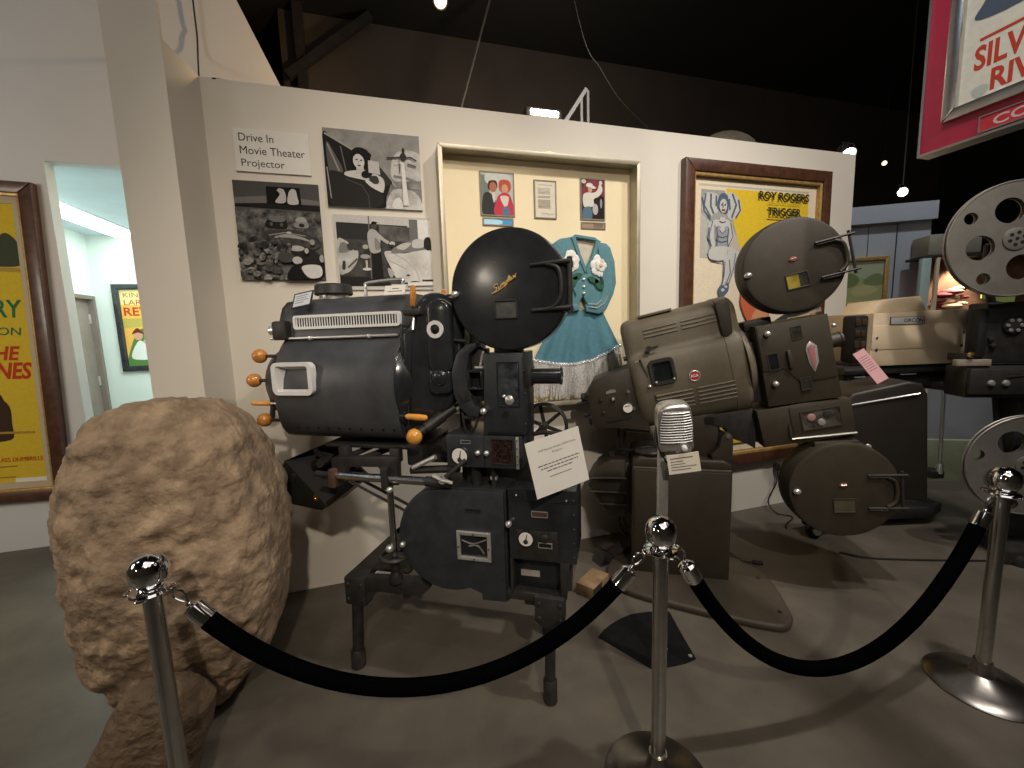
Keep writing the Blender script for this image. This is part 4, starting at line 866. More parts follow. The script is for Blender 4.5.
m = MB(); m.frame(-.054, .014, .850, .876, .003, -.004, .0, NICKEL); m.box(-.051, .011, -.003, .0, .853, .873, mat('brown_plate', (.10, .06, .03), .4, nscale=20, namt=.1)); m.build('nameplate', cb)
m = MB(); m.cyl((-.148, .0, .818), (-.148, -.012, .818), .007, NICKEL); m.sph((-.148, -.018, .818), .014, NICKEL); m.build('latch_knob', cb)
m = MB(); m.box(-.152, .10, .06, .24, .50, .66, BLKS, .004); m.box(-.152, -.140, .0, .08, .50, .66, BLKM, .002); m.prism([(.06, .66), (.10, .66), (.085, .50), (.06, .50)], .0, .03, BLKM, 'y', .002); us = m.build('lower_housing', P1)
m = MB(); m.box(-.118, -.036, .052, .059, .555, .58, mat('grey_label', (.42, .39, .34), .7, nscale=20, namt=.05)); m.build('blank_label', us)
# column, sound head
m = MB(); m.box(-.36, -.06, .08, .28, .94, 1.06, BLKM, .01); m.cyl((-.30, .05, .95), (-.30, .05, 1.05), .022, BLKM); m.cyl((-.22, .04, .95), (-.22, .04, 1.05), .012, IRON); m.box(-.235, -.205, .03, .05, .985, 1.0, NICKEL, .002); m.build('support_column', P1)
m = MB(); m.box(-.405, -.085, .0, .26, 1.048, 1.186, BLK, .005); m.box(-.41, -.246, -.006, .0, 1.05, 1.184, BLK, .002); m.box(-.244, -.112, -.005, .0, 1.05, 1.184, BLK, .002); m.box(-.46, -.405, .05, .2, 1.09, 1.16, BLKM, .012); sh = m.build('sound_head', P1)
m = MB(); m.box(-.110, -.098, -.006, .0, 1.05, 1.184, NICKEL, .001); bolts(m, [(-.104, 1.07 + .033 * k) for k in range(4)], -.006, .003, IRON); m.build('hinge', sh)
m = MB(); m.lathe([(.043, 0), (.043, .008), (.038, .014), (.033, .014)], (-.348, -.006, 1.10), (0, -1, 0), BLKS, 30); m.lathe([(.033, .0145), (0, .0150)], (-.348, -.006, 1.10), (0, -1, 0), DIAL, 28); m.prism([(-.351, 1.085), (-.345, 1.085), (-.341, 1.122), (-.343, 1.123)], -.0222, -.0212, BLKD); m.sph((-.348, -.020, 1.083), .011, BLKM, 12, scale=(1, .4, 1)); m.build('meter', sh)
for x in (-.268, -.230):
    m = MB(); m.cyl((x, -.005, 1.116), (x, -.014, 1.116), .005, NICKEL); m.sph((x, -.02, 1.116), .0115, NICKEL); m.build('latch_knob', sh)
m = MB(); m.frame(-.212, -.119, 1.068, 1.174, .004, -.009, -.004, IRON); m.box(-.209, -.122, -.006, -.0045, 1.071, 1.171, mat('dark_red_glass', (.030, .017, .013), .15, nscale=70, namt=.9, coat=.4)); m.build('window', sh)
m = MB(); m.frame(-.345, -.302, 1.150, 1.165, .002, -.009, -.006, NICKEL); m.build('nameplate', sh)
m = MB(); m.lathe([(.10, -.012), (.112, -.008), (.112, .008), (.10, .012), (.096, .006), (.096, -.006)], (-.045, .31, 1.16), (0, 1, 0), IRON, 48, ring=True); m.cyl((-.045, .25, 1.16), (-.045, .33, 1.16), .018, IRON)
for a in range(3): m.box(-.10, .10, -.006, .006, -.008, .008, IRON, X=Matrix.Translation((-.045, .31, 1.16)) @ Matrix.Rotation(R(60 * a + 20), 4, 'Y'))
m.build('flywheel', P1)
m = MB(); m.tube(smooth([(-.06, .10, 1.17), (.0, .08, 1.185), (.10, .06, 1.18)], 5), .009, BLKM, 8); m.build('threading_lever', P1)
# projector head
m = MB(); m.box(-.236, -.072, .0, .21, 1.19, 1.522, BLK, .005); m.prism([(-.245, 1.19), (-.225, 1.19), (-.214, 1.522), (-.228, 1.522)], -.004, .02, BLK, 'y', .002); m.box(-.228, -.076, -.007, .0, 1.20, 1.515, BLK, .003); m.box(-.20, -.10, .04, .16, 1.52, 1.56, BLKM, .004)
bolts(m, [(-.068, 1.24), (-.068, 1.36), (-.068, 1.45)], .0, .004, IRON); hd = m.build('projector_head', P1)
m = MB(); m.frame(-.178, -.086, 1.308, 1.488, .006, -.013, -.006, BLKS, .002); m.build('window_frame', hd)
m = MB(); m.box(-.173, -.091, -.010, -.007, 1.313, 1.483, mat('head_window_glass', (.05, .055, .065), .12, nscale=22, namt=.8, coat=.5)); m.build('window_glass', hd)
m = MB(); m.lathe([(.020, 0), (.018, .006), (.006, .012), (0, .012)], (-.128, -.010, 1.335), (0, -1, 0), NICKEL, 16); m.sph((-.15, -.012, 1.35), .008, NICKEL, 10); m.cyl((-.106, -.01, 1.35), (-.106, -.016, 1.35), .010, IRON); m.build('sprockets', hd)
m = MB(); m.cyl((-.236, -.004, 1.29), (-.236, -.014, 1.29), .006, NICKEL); m.sph((-.236, -.020, 1.29), .014, NICKEL); m.build('latch_knob', hd)
m = MB(); m.lathe([(.013, 0), (.013, .004), (.009, .004), (.009, .001), (0, .001)], (-.147, -.007, 1.277), (0, -1, 0), BLKD, 20); m.build('port_hole', hd)
m = MB(); m.lathe([(.036, 0), (.036, .018), (.033, .02), (.033, .142), (.036, .145), (.036, .152), (.028, .152), (.026, .14), (0, .138)], (-.082, .09, 1.42), (1, 0, 0), BLKS, 32); m.box(-.085, -.05, .05, .13, 1.38, 1.46, BLKM, .004); m.build('lens', P1)
# shutter housing between lamphouse and head
m = MB(); m.prism([(-.372, 1.36), (-.376, 1.45), (-.352, 1.52), (-.305, 1.562), (-.262, 1.565), (-.262, 1.545), (-.292, 1.52), (-.305, 1.46), (-.300, 1.36), (-.278, 1.31), (-.255, 1.30), (-.262, 1.26), (-.31, 1.262), (-.35, 1.30)], .0, .12, BLK, 'y', .010)
m.box(-.30, -.24, .04, .12, 1.32, 1.54, BLKM, .006); m.cyl((-.375, .03, 1.578), (-.315, .03, 1.572), .008, BLKM); m.build('shutter_housing', P1)
m = MB(); m.frame(-.306, -.238, 1.375, 1.455, .010, -.004, .05, BLKS, .002); m.box(-.298, -.245, .035, .05, 1.38, 1.45, BLKD); m.build('light_gate', P1)
m = MB(); m.lathe([(.024, 0), (.024, .004), (.020, .006), (0, .006)], (-.315, -.0, 1.355), (0, -1, 0), BLKS, 28); m.lathe([(.0245, .004), (.0255, .006), (.0235, .0062)], (-.315, -.0, 1.355), (0, -1, 0), IRON, 28); m.build('round_badge', P1)
m = MB(); m.tube([(-.255, .02, 1.465), (-.235, .01, 1.53)], .006, NICKEL, 8); m.cyl((-.27, .0, 1.465), (-.235, .0, 1.465), .006, NICKEL); m.build('gate_lever', P1)
m = MB(); m.tube(smooth([(-.34, .02, 1.28), (-.335, .02, 1.22), (-.325, .03, 1.18)], 4), .006, BLKM, 8); m.tube(smooth([(-.27, .02, 1.27), (-.285, .02, 1.22), (-.31, .04, 1.19)], 4), .006, BLKM, 8); m.cyl((-.33, .02, 1.255), (-.29, .02, 1.255), .010, IRON); m.build('drive_rods', P1)
# upper magazine
mc = (-.122, 1.765)
m = MB(); m.lathe([(0.0, 0.0), (.222, .0), (.232, .006), (.235, .014), (.235, .11), (.23, .118), (0, .12)], (mc[0], 0.012, mc[1]), (0, 1, 0), BLKS, 72); um = m.build('upper_magazine', P1)
m = MB(); m.lathe([(.233, -.002), (.2335, .006), (.228, .012), (.215, .0135), (.12, .016), (0, .017)], (mc[0], 0.008, mc[1]), (0, -1, 0), BLKS, 72); m.build('magazine_door', um)
m = MB(); m.frame(-.176, -.084, 1.655, 1.727, .006, -.016, -.006, BLKM, .002); m.box(-.171, -.089, -.010, -.007, 1.66, 1.722, mat('smoked_glass', (.10, .105, .10), .12, nscale=18, namt=.4, coat=.4)); m.build('window', um)
m = MB(); m.cyl((-.335, .02, 1.757), (-.335, -.012, 1.757), .006, NICKEL); m.sph((-.335, -.018, 1.757), .015, NICKEL); m.cyl((-.375, -.006, 1.757), (-.335, -.006, 1.757), .004, BLKM); m.build('latch_knob', um)
m = MB()
for z, x in ((1.850, -.03), (1.682, -.028)):
    m.tube([(x, -.012, z), (x + .09, -.016, z + .004), (x + .148, -.012, z + .006)], [.0065, .008, .010], BLKM, 8)
m.tube(smooth([(.03, -.014, 1.850), (.072, -.016, 1.835), (.085, -.016, 1.79), (.082, -.016, 1.73), (.06, -.016, 1.695), (.02, -.014, 1.683)], 5), .008, BLKM, 8)
m.cyl((.116, -.004, 1.668), (.116, -.004, 1.872), .010, BLKM); m.box(.10, .125, -.01, .06, 1.84, 1.865, BLKM, .003); m.box(.10, .125, -.01, .06, 1.67, 1.695, BLKM, .003); m.build('door_hinge', um)
# script lettering, drawn as gilt strokes
SC = [[(.13, .62), (.05, .78), (-.06, .70), (-.02, .52), (.06, .36), (.02, .14), (-.12, .08), (-.20, .2)], [(.17, .40), (.15, .16), (.22, .14), (.27, .30), (.25, .42)], [(.27, .36), (.26, .14)], [(.27, .28), (.34, .42), (.35, .14)], [(.35, .28), (.42, .42), (.43, .16), (.48, .16)], [(.51, .40), (.47, -.16)], [(.50, .34), (.57, .42), (.60, .28), (.53, .15)], [(.60, .2), (.68, .50), (.66, .72), (.61, .5), (.63, .18), (.68, .16)], [(.70, .28), (.78, .34), (.74, .42), (.69, .28), (.74, .14), (.81, .2)], [(.84, .42), (.90, .30), (.94, .14), (1.0, .18)], [(1.02, .44), (.92, .28), (.83, .12)], [(-.05, .02), (.3, -.03), (.6, .03)]]
m = MB()
for st in SC:
    P = [(-.168 + x * .083, -.0155, 1.757 + y * .036 + x * .050) for x, y in st]
    m.tube(smooth(P, 5), .0022, GILT, 6)
m.build('lettering', um, recalc=True)
# lamphouse
prof = [(.40, 1.145), (.20, 1.150), (.10, 1.175), (.040, 1.225), (.012, 1.285), (.0, 1.36), (.003, 1.45), (.016, 1.53), (.045, 1.607), (.062, 1.612), (.066, 1.625), (.072, 1.70), (.085, 1.75), (.115, 1.783), (.16, 1.795), (.36, 1.795), (.42, 1.75), (.45, 1.60), (.46, 1.40), (.45, 1.25)]
def tapered(m, prof, stations, mt):
    """stations: (x, scale) about profile centre"""
    cy = .23; cz = 1.44; n = len(prof); vs, fs = [], []
    for x, k, *sh in stations:
        for y, z in prof: vs.append((x, cy + (y - cy) * k, cz + (z - cz) * k))
    for i in range(len(stations) - 1):
        for q in range(n): fs.append([i * n + q, i * n + (q + 1) % n, (i + 1) * n + (q + 1) % n, (i + 1) * n + q])
    fs.append(list(range(n))[::-1]); fs.append([(len(stations) - 1) * n + q for q in range(n)])
    m.put(vs, fs, mt)
lo = [(.40, 1.118), (.20, 1.122), (.10, 1.132), (.055, 1.150), (.030, 1.18), (.014, 1.23), (.004, 1.30), (.0, 1.375), (.004, 1.42), (.017, 1.475), (.042, 1.53), (.074, 1.577), (.102, 1.607), (.42, 1.607), (.46, 1.45), (.46, 1.25)]
m = MB()
tapered(m, lo, [(-1.275, .90), (-1.268, .97), (-1.255, 1.0), (-.645, 1.0), (-.635, .985)], BLKL)
for k in range(10): m.lathe([(.006, 0), (.006, .001), (0, .0012)], (-1.17 + k * .056, .0245, 1.19), (0, -1, -.4), BLKD, 10)
lh = m.build('lamphouse', P1)
hoodp = [(.092, 1.605), (.096, 1.66), (.104, 1.715), (.122, 1.757), (.155, 1.785), (.20, 1.795), (.34, 1.795), (.40, 1.77), (.43, 1.70), (.44, 1.605)]
def hood(m, st, mt):
    cy, n = .24, len(hoodp); vs, fs = [], []
    for x, k in st:
        for y, z in hoodp: vs.append((x, cy + (y - cy) * (k * .5 + .5), 1.605 + (z - 1.605) * k))
    for i in range(len(st) - 1):
        for q in range(n): fs.append([i * n + q, i * n + (q + 1) % n, (i + 1) * n + (q + 1) % n, (i + 1) * n + q])
    fs.append(list(range(n))[::-1]); fs.append([(len(st) - 1) * n + q for q in range(n)])
    m.put(vs, fs, mt)
m = MB(); hood(m, [(-1.290, .55), (-1.285, .74), (-1.27, .86), (-1.24, .95), (-1.20, .995), (-1.17, 1.0), (-.60, 1.0)], BLKL); hood(m, [(-1.262, .96), (-1.258, .985), (-1.24, .985), (-1.236, .96)], BLKM); k_ = m.build('lamphouse_hood', P1); k_.location.x = -.022
m = MB(); m.cyl((-1.325, .082, 1.607), (-.65, .082, 1.607), .0065, NICKEL); m.box(-1.11, -1.095, .074, .10, 1.597, 1.615, NICKEL, .002); m.box(-.80, -.785, .074, .10, 1.597, 1.615, NICKEL, .002); m.build('hinge_rod', P1)
m = MB(); m.ringplate(rrect(-1.183, -.628, 1.645, 1.710, .014), rrect(-1.170, -.641, 1.657, 1.698, .004), .040, .060, WHT)
for k in range(38): m.box(-1.1655 + k * .01385, -1.1602 + k * .01385, .042, .0445, 1.656, 1.699, WHT)
m.box(-1.178, -.633, .056, .060, 1.650, 1.706, BLKD); k_ = m.build('vent_grille', P1); k_.location = (-.008, .040, .002)
m = MB(); m.ringplate(rrect(-1.246, -1.030, 1.350, 1.499, .03), rrect(-1.222, -1.052, 1.368, 1.482, .010), -.022, .01, WHT); wf = m.build('window_frame', lh)
m = MB()
m.put([(-1.222, -.018, 1.368), (-1.052, -.018, 1.368), (-1.052, -.018, 1.482), (-1.222, -.018, 1.482), (-1.165, .05, 1.395), (-1.070, .05, 1.395), (-1.070, .05, 1.452), (-1.165, .05, 1.452)], [[0, 1, 5, 4], [1, 2, 6, 5], [2, 3, 7, 6], [3, 0, 4, 7]], WHT)
m.build('window_reveal', wf, recalc=False)
m = MB(); m.box(-1.165, -1.07, .0492, .0502, 1.395, 1.452, GLASSD); m.build('window_glass', wf)
# rear end cover and knobs
m = MB(); m.lathe([(.21, 0), (.205, .05), (.165, .12), (.09, .165), (0, .18)], (-1.25, .23, 1.39), (-1, 0, 0), BLK, 32); m.box(-1.36, -1.27, .06, .14, 1.26, 1.42, BLKM, .02); m.tube([(-1.33, .07, 1.35), (-1.345, .06, 1.22)], .012, BLKM, 8); rc = m.build('rear_cover', P1)
for x, z, y in ((-1.370, 1.528, .05), (-1.428, 1.410, .06), (-1.370, 1.220, .04)):
    m = MB(); m.cyl((-1.25, y + .02, z - .003), (x, y, z), .008, BLKM, n=10); st = m.build('control_shaft', rc)
    m = MB(); m.sph((x, y, z), .034, AMBER, 24); m.build('amber_knob', st)
m = MB(); m.cyl((-1.26, .05, 1.299), (-1.34, .05, 1.299), .006, NICKEL, n=10); st = m.build('control_shaft', rc)
m = MB(); m.lathe([(.008, 0), (.0125, .01), (.012, .09), (.009, .108), (0, .11)], (-1.335, .05, 1.299), (-1, 0, 0), ORNG, 16); m.build('wooden_grip', st)
m = MB(); m.lathe([(.030, 0), (.030, .03), (.024, .034), (.024, .05), (0, .052)], (-1.285, .10, 1.648), (-1, 0, 0), NICKEL, 24); m.box(-1.30, -1.22, .06, .14, 1.60, 1.69, BLKM, .012); m.build('rear_fitting', P1)
# nose casting
nose = [(-.63, 1.20), (-.63, 1.62), (-.585, 1.66), (-.545, 1.74), (-.50, 1.775), (-.44, 1.778), (-.385, 1.755), (-.350, 1.71), (-.333, 1.63), (-.338, 1.46), (-.360, 1.35), (-.43, 1.26), (-.50, 1.205), (-.58, 1.172)]
m = MB(); m.prism(smooth(nose, 3, True), .03, .40, BLKS, 'y', .045, 4); m.box(-.40, -.325, .12, .34, 1.42, 1.74, BLKM, .02); ncast = m.build('nose_casting', P1)
m = MB(); m.lathe([(.225, 0), (.222, .012), (.205, .03), (.185, .07), (.16, .10), (.135, .115), (.125, .15)], (-.635, .215, 1.39), (1, 0, 0), BLKS, 48); m.build('front_bell', P1)
m = MB(); m.prism(rrect(-.475, -.365, 1.44, 1.745, .045), -.004, .06, BLKS, 'y', .016, 3); m.prism(rrect(-.48, -.375, 1.355, 1.465, .03), .0, .06, BLKS, 'y', .015, 3); m.sph((-.428, .002, 1.425), .036, BLKS, 16, scale=(1, .45, 1)); m.build('cast_boss', ncast)
m = MB(); m.ringplate(circ(-.432, 1.624, .036, 36), circ(-.432, 1.624, .020, 36), -.010, -.003, WHT); m.build('ring_plate', ncast)
m = MB(); m.lathe([(.019, 0), (.017, .006), (.006, .014), (0, .015)], (-.432, -.004, 1.624), (0, -1, 0), BLKD, 20); m.build('peep_lens', ncast)
m = MB(); m.tube([(-.628, .01 + .24 * (1 - math.cos(a)) , 1.39 + .228 * math.sin(a)) for a in [R(-75 + 10 * k) for k in range(16)]], .012, BLKM, 8); m.build('front_band', P1)
def grip(p0, p1, name='control_lever', r=.0125):
    p0, p1 = Vector(p0), Vector(p1); d = (p1 - p0).normalized(); L = (p1 - p0).length
    m = MB(); m.cyl(p0 - d * .03, p0 + d * .01, .007, BLKM, n=10); s_ = m.build(name, P1)
    m = MB(); m.lathe([(r * .7, 0), (r * .95, L * .1), (r * 1.05, L * .6), (r * .9, L * .93), (r * .4, L), (0, L)], p0, d, AMBER if name == 'control_lever' else ORNG, 16); m.build('wooden_grip', s_); return s_
s_ = grip((-.545, .03, 1.725), (-.536, .03, 1.81)); m = MB(); m.box(-.58, -.50, .0, .06, 1.685, 1.712, BLKM, .008); m.tube([(-.54, .03, 1.69), (-.54, .01, 1.625)], .006, NICKEL, 8); m.build('lever_pivot', s_)
grip((-.511, .28, 1.75), (-.505, .28, 1.815))
s_ = grip((-.588, -.005, 1.260), (-.490, -.005, 1.255), 'arc_lever', .0135)
m = MB(); m.cyl((-.40, .08, 1.285), (-.535, -.02, 1.185), .020, BLKM, n=16); m.cyl((-.50, .0, 1.21), (-.44, .045, 1.255), .025, BLKM, n=16); s_ = m.build('feed_arm', P1)
m = MB(); m.lathe([(0, -.03), (.022, -.026), (.034, -.008), (.034, .008), (.024, .024), (.01, .03), (0, .03)], (-.540, -.035, 1.180), (-.3, -.9, -.1), ORNG, 24); m.build('amber_knob', s_)
# chimney and carry handle on the hood
m = MB(); m.lathe([(.070, 1.79), (.070, 1.812)], (-1.075, .24, 0), (0, 0, 1), NICKEL, 32); m.lathe([(.085, 1.812), (.09, 1.818), (.086, 1.858), (.078, 1.864), (0, 1.866)], (-1.075, .24, 0), (0, 0, 1), BLKM, 32); m.build('chimney', P1)
m = MB(); m.tube(smooth([(-.845, .24, 1.79), (-.845, .24, 1.845), (-.83, .24, 1.862), (-.66, .24, 1.868), (-.645, .24, 1.85), (-.645, .24, 1.79)], 4), .0085, ALU, 10); k_ = m.build('carry_handle', P1); k_.location.x = -.05
# cradle, rail, screw post
m = MB(); m.prism([(-1.0, .955), (-1.0, 1.062), (-.99, 1.075), (-.68, 1.092), (-.668, 1.08), (-.672, .962), (-.735, .96), (-.745, 1.02), (-.765, 1.04), (-.91, 1.035), (-.93, 1.02), (-.95, .955)], -.02, .02, BLKM, 'y', .005)
for x in (-.94, -.685): m.box(x - .022, x + .022, -.015, .03, 1.06, 1.125, BLKM, .006)
m.box(-1.09, -.65, .06, .42, 1.100, 1.118, BLKM, .004); m.tube([(-.94, .02, 1.07), (-.80, .3, 1.12)], .014, BLKM, 8); m.tube([(-.90, .02, 1.05), (-.68, .32, 1.11), (-.45, .30, 1.10)], .016, BLKM, 8); m.box(-.66, -.58, .05, .36, 1.03, 1.13, BLKM, .01); m.box(-.45, -.41, .18, .24, .5, 1.5, BLKM, .008); m.box(-.62, -.36, .14, .28, 1.02, 1.06, BLKM, .006)
m.tube([(-.62, .03, 1.03), (-.50, .01, 1.09)], .011, NICKEL, 8); m.tube([(-.64, .05, 1.01), (-.41, .05, 1.03)], .018, BLKM, 8); k_ = m.build('cradle', P1); k_.location.x = .03; k_.location.z = -.008
m = MB(); m.cyl((-.99, -.02, .995), (-.53, -.02, .992), .0185, STEEL); m.cyl((-1.08, -.02, .998), (-.985, -.02, .995), .014, IRON); m.cyl((-.53, -.02, .992), (-.42, -.02, .992), .022, BLKM); m.box(-.995, -.965, -.05, .01, .945, 1.03, mat('rusty_clamp', (.10, .055, .035), .6, nscale=30, namt=.3), .005); m.box(-.735, -.70, -.045, .01, .95, 1.05, BLKM, .005); m.sph((-.69, -.05, .955), .014, NICKEL); k_ = m.build('support_rail', P1); k_.location.x = .025; k_.location.z = -.010
m = MB(); m.cyl((-.415, -.03, 1.004), (-.415, -.06, 1.004), .016, NICKEL); m.tube([(-.455, -.055, 1.022), (-.415, -.055, 1.005), (-.37, -.055, .995)], [.008, .009, .007], NICKEL, 8); m.tube([(-.41, -.045, 1.01), (-.32, -.02, 1.085)], .010, BLKM, 8); m.build('clamp_handle', P1)
m = MB(); m.cyl((-.715, .0, .96), (-.715, .0, .60), .0145, STEEL); m.lathe([(.03, 0), (.03, .03), (.02, .05)], (-.715, .0, .49), (0, 0, 1), BLKM, 20); m.cyl((-.715, 0, .52), (-.715, 0, .62), .02, BLKM); m.sph((-.728, -.018, .655), .018, NICKEL); k_ = m.build('screw_post', P1); k_.location.x = .022
m = MB(); m.lathe([(.058, -.008), (.068, -.008), (.072, 0), (.068, .008), (.058, .008), (.055, 0)], (-.715, .0, .585), (0, .1, 1), BLKM, 32, ring=True)
for a in (0, 120, 240): m.tube([(-.715, 0, .585), (-.715 + .06 * math.cos(R(a)), .06 * math.sin(R(a)), .58)], .007, BLKM, 6)
k_ = m.build('hand_wheel', P1); k_.location.x = .022; k_.location.z = .028
m = MB(); m.tube([(-.90, .0, .955), (-.63, .06, .79)], .007, STEEL, 8); m.tube([(-.87, .02, .965), (-.60, .08, .80)], .007, BLKM, 8); m.cyl((-.66, .05, .81), (-.60, .07, .775), .014, BLKM); m.build('brace_rod', P1)
# sheet-metal chute hanging at the rear
BD = Matrix.Translation((-.02, .14, .012))
CH = mat('black_sheet_metal', (.016, .016, .012), .5, nscale=10, namt=.3, bump=.03, bscale=60)
m = MB(BD)
m.prism([(-1.345, .975), (-1.375, .93), (-1.395, .845), (-1.385, .75), (-1.15, .722), (-1.11, .745)], -.012, .0, CH, 'y', .003)
m.put([(-1.345, -.012, .975), (-1.11, -.012, .745), (-.955, .10, .865), (-1.075, .12, .985), (-1.155, .14, 1.05)], [[0, 1, 2, 3, 4]], BLKD)
m.prism([(-1.345, .972), (-1.155, 1.05), (-1.075, .985), (-.945, .868), (-1.11, .742), (-1.16, .722), (-1.385, .75)], .11, .13, CH, 'y', .003)
m.put([(-1.345, -.012, .975), (-1.155, .0, 1.05), (-1.155, .12, 1.05), (-1.345, .12, .975)], [[0, 1, 2, 3]], CH)
m.put([(-1.11, -.012, .745), (-.945, -.01, .868), (-.945, .12, .868), (-1.11, .12, .745)], [[0, 1, 2, 3]], CH)
m.prism([(-1.11, .745), (-.945, .868), (-.955, .89), (-1.12, .77)], -.014, -.002, CH, 'y', .002); m.prism([(-1.155, 1.05), (-1.075, .985), (-1.09, .965), (-1.17, 1.03)], -.014, .0, CH, 'y', .002)
m.tube([(-1.20, .04, .94), (-1.10, .0, .99), (-1.06, -.1, 1.0)], [.03, .024, .018], CH, 10); ch = m.build('ash_chute', P1)
m = MB(BD); m.lathe([(.018, 0), (.018, .006), (.009, .006), (.009, .002), (0, .002)], (-1.172, -.012, .792), (0, -1, 0), BRASS, 20); m.lathe([(.016, 0), (.014, .004), (0, .005)], (-1.30, -.012, .895), (0, -1, 0), IRON, 18); m.build('chute_bolt', ch)
# cards on the black projector
P1M = Matrix.Translation((0.548, 1.502, 0)) @ Matrix.Rotation(R(-30), 4, 'Z')
INKG = paint((.12, .11, .10))
def card(name, label, M, w, h, lines, mt=None, edge=None, texts=()):
    t = thing(name, label, 'card'); t.matrix_world = M
    m = MB(); m.box(-w / 2, w / 2, -.001, .001, 0, h, mt or PAPER); m.build('card_sheet', t)
    m = MB()
    for (u0, u1, v, th) in lines: m.box(u0 * w - w / 2, u1 * w - w / 2, -.0014, -.001, v * h, v * h + th * h, INKG)
    for (s_, u0, u1, v0, v1) in texts: m.text(s_, u0 * w - w / 2, u1 * w - w / 2, v0 * h, v1 * h, -.0015, INKG)
    if lines or texts: m.build('printing', t, recalc=False)
    if edge:
        m = MB(); m.frame(-w / 2 - .004, w / 2 + .004, -.004, h + .004, .006, -.002, .004, edge); m.build('card_holder', t)
    return t
ic = card('information_card', 'tilted white information card hanging on the right side of the black projector', Matrix.Translation((.577, 1.42, 1.104)) @ Matrix.Rotation(R(3.5), 4, 'Z') @ Matrix.Rotation(R(-2.3), 4, 'X') @ Matrix.Rotation(R(-11.0), 4, 'Y') @ Matrix.Translation((0, 0, -.111)), .228, .222,
     [(.30, .72, .30, .012)], texts=[('1929 Peerless Simplex 35MM Movie', .20, .90, .765, .81), ('Projector', .44, .64, .69, .735)] )
m = MB()
for k, (u0, u1, v) in enumerate([(.14, .92, .525), (.18, .88, .465), (.28, .76, .405)]):
    x = u0
    rr = random.Random(k)
    while x < u1:
        w_ = .03 + rr.random() * .06
        m.box(x * .228 - .114, min(u1, x + w_) * .228 - .114, -.0014, -.001, v * .222, v * .222 + .004, INKG); x += w_ + .015
m.build('small_print', ic, recalc=False)
m = MB(); m.tube([(.02, .002, .02), (.035, .02, .01), (.05, .05, .0)], .003, NICKEL, 6); m.build('card_clip', ic)
card('caption_card', 'small card in a black holder leaning on top of the black lamphouse', P1M @ Matrix.Translation((-1.118, .058, 1.752)) @ Matrix.Rotation(R(-8), 4, 'Y') @ Matrix.Rotation(R(-30), 4, 'X'), .098, .074, [(.1, .8, .78, .04), (.1, .7, .62, .04), (.1, .85, .45, .04), (.1, .6, .28, .04)], mat('pale_blue_card', (.62, .66, .72), .5, nscale=20, namt=.03), BLKM)
card('caption_card', 'white tent card on the black lamphouse beside the orange lever', P1M @ Matrix.Translation((-.665, .10, 1.783)) @ Matrix.Rotation(R(-20), 4, 'X'), .10, .045, [(.35, .7, .62, .07), (.15, .85, .34, .07)])

# ------------------------------------------------------------------ the brown-grey projector (tilted head on a pedestal)
P2 = thing('film_projector', 'brown-grey film projector tilted upward on a square pedestal with rounded floor base', 'projector', (1.908, 1.935, 0), R(-30))
def w2l(x, y):
    dx, dy = x - 1.908, y - 1.935
    return (.866 * dx - .5 * dy, .5 * dx + .866 * dy)
T2 = Matrix.Translation((0, 0, 1.4)) @ Matrix.Rotation(R(-12.3), 4, 'Y')
pl = [w2l(*p) for p in [(1.26, 2.05), (1.427, 1.865), (1.684, 1.634), (1.83, 1.525), (1.89, 1.512), (1.945, 1.535), (2.004, 1.60), (2.155, 1.873), (2.14, 2.06), (2.02, 2.35), (1.75, 2.52), (1.40, 2.42), (1.23, 2.22)]]
m = MB(); m.prism(smooth(pl, 4, True), 0.0, .045, BRNB, 'z', .018, 3); bolts_ = [w2l(1.93, 1.60), w2l(2.08, 1.88)]
for x, y in bolts_: m.lathe([(.012, 0), (.010, .006), (0, .007)], (x, y, .045), (0, 0, 1), IRON, 8)
m.build('floor_base', P2)
m = MB(); m.box(-.577, .0, -.02, .42, .035, .745, BRND, .012, 3); m.box(-.565, -.012, -.026, .0, .06, .725, BRND, .006); m.prism([(-.577, .735), (0, .735), (-.008, .775), (-.05, .80), (-.525, .805), (-.57, .775)], -.016, .416, BRND, 'y', .014, 3); pd = m.build('pedestal', P2)
m = MB()
for z in (.40, .46): m.cyl((.0, .05, z), (.012, .05, z), .012, IRON)
m.build('hinge_pin', pd)
m = MB(); m.prism([(-.10, .76), (.0, .76), (.003, .90), (-.002, .95), (-.02, .968), (-.045, .965), (-.062, .945), (-.075, .88), (-.12, .83)], .0, .05, BRND, 'y', .008); m.lathe([(.014, 0), (.012, .006), (0, .007)], (-.028, .0, .945), (0, -1, 0), BRN, 16)
m.prism([(-.10, .76), (.0, .76), (.003, .90), (-.02, .968), (-.062, .945), (-.12, .83)], .30, .35, BRND, 'y', .008); m.box(-.30, -.06, .06, .34, .78, 1.08, BRND, .03)
m.tube(smooth([(-.03, .12, .95), (-.07, .12, .87), (-.16, .12, .82), (-.27, .12, .84)], 5), .026, BLKM, 12); m.build('tilt_yoke', P2)
m = MB(); m.tube(smooth([(-.30, .10, .81), (-.38, .04, .815), (-.42, .02, .83), (-.38, .06, .85), (-.30, .12, .86)], 5), .014, BLKM, 8); m.tube(smooth([(-.54, .05, .815), (-.46, -.01, .825), (-.37, .05, .83), (-.44, .14, .825), (-.53, .12, .82)], 5, True), .013, BLKM, 8, True); m.lathe([(.09, .80), (.085, .82), (0, .83)], (-.46, .12, 0), (0, 0, 1), BLKM, 24); m.build('cable_coil', P2)
m = MB()
hp = [(-.865, .555), (-.80, .675), (-.71, .740), (-.615, .745), (-.615, .345), (-.72, .345)]
m.prism(hp, .10, .38, BRND, 'y', .02, 2)
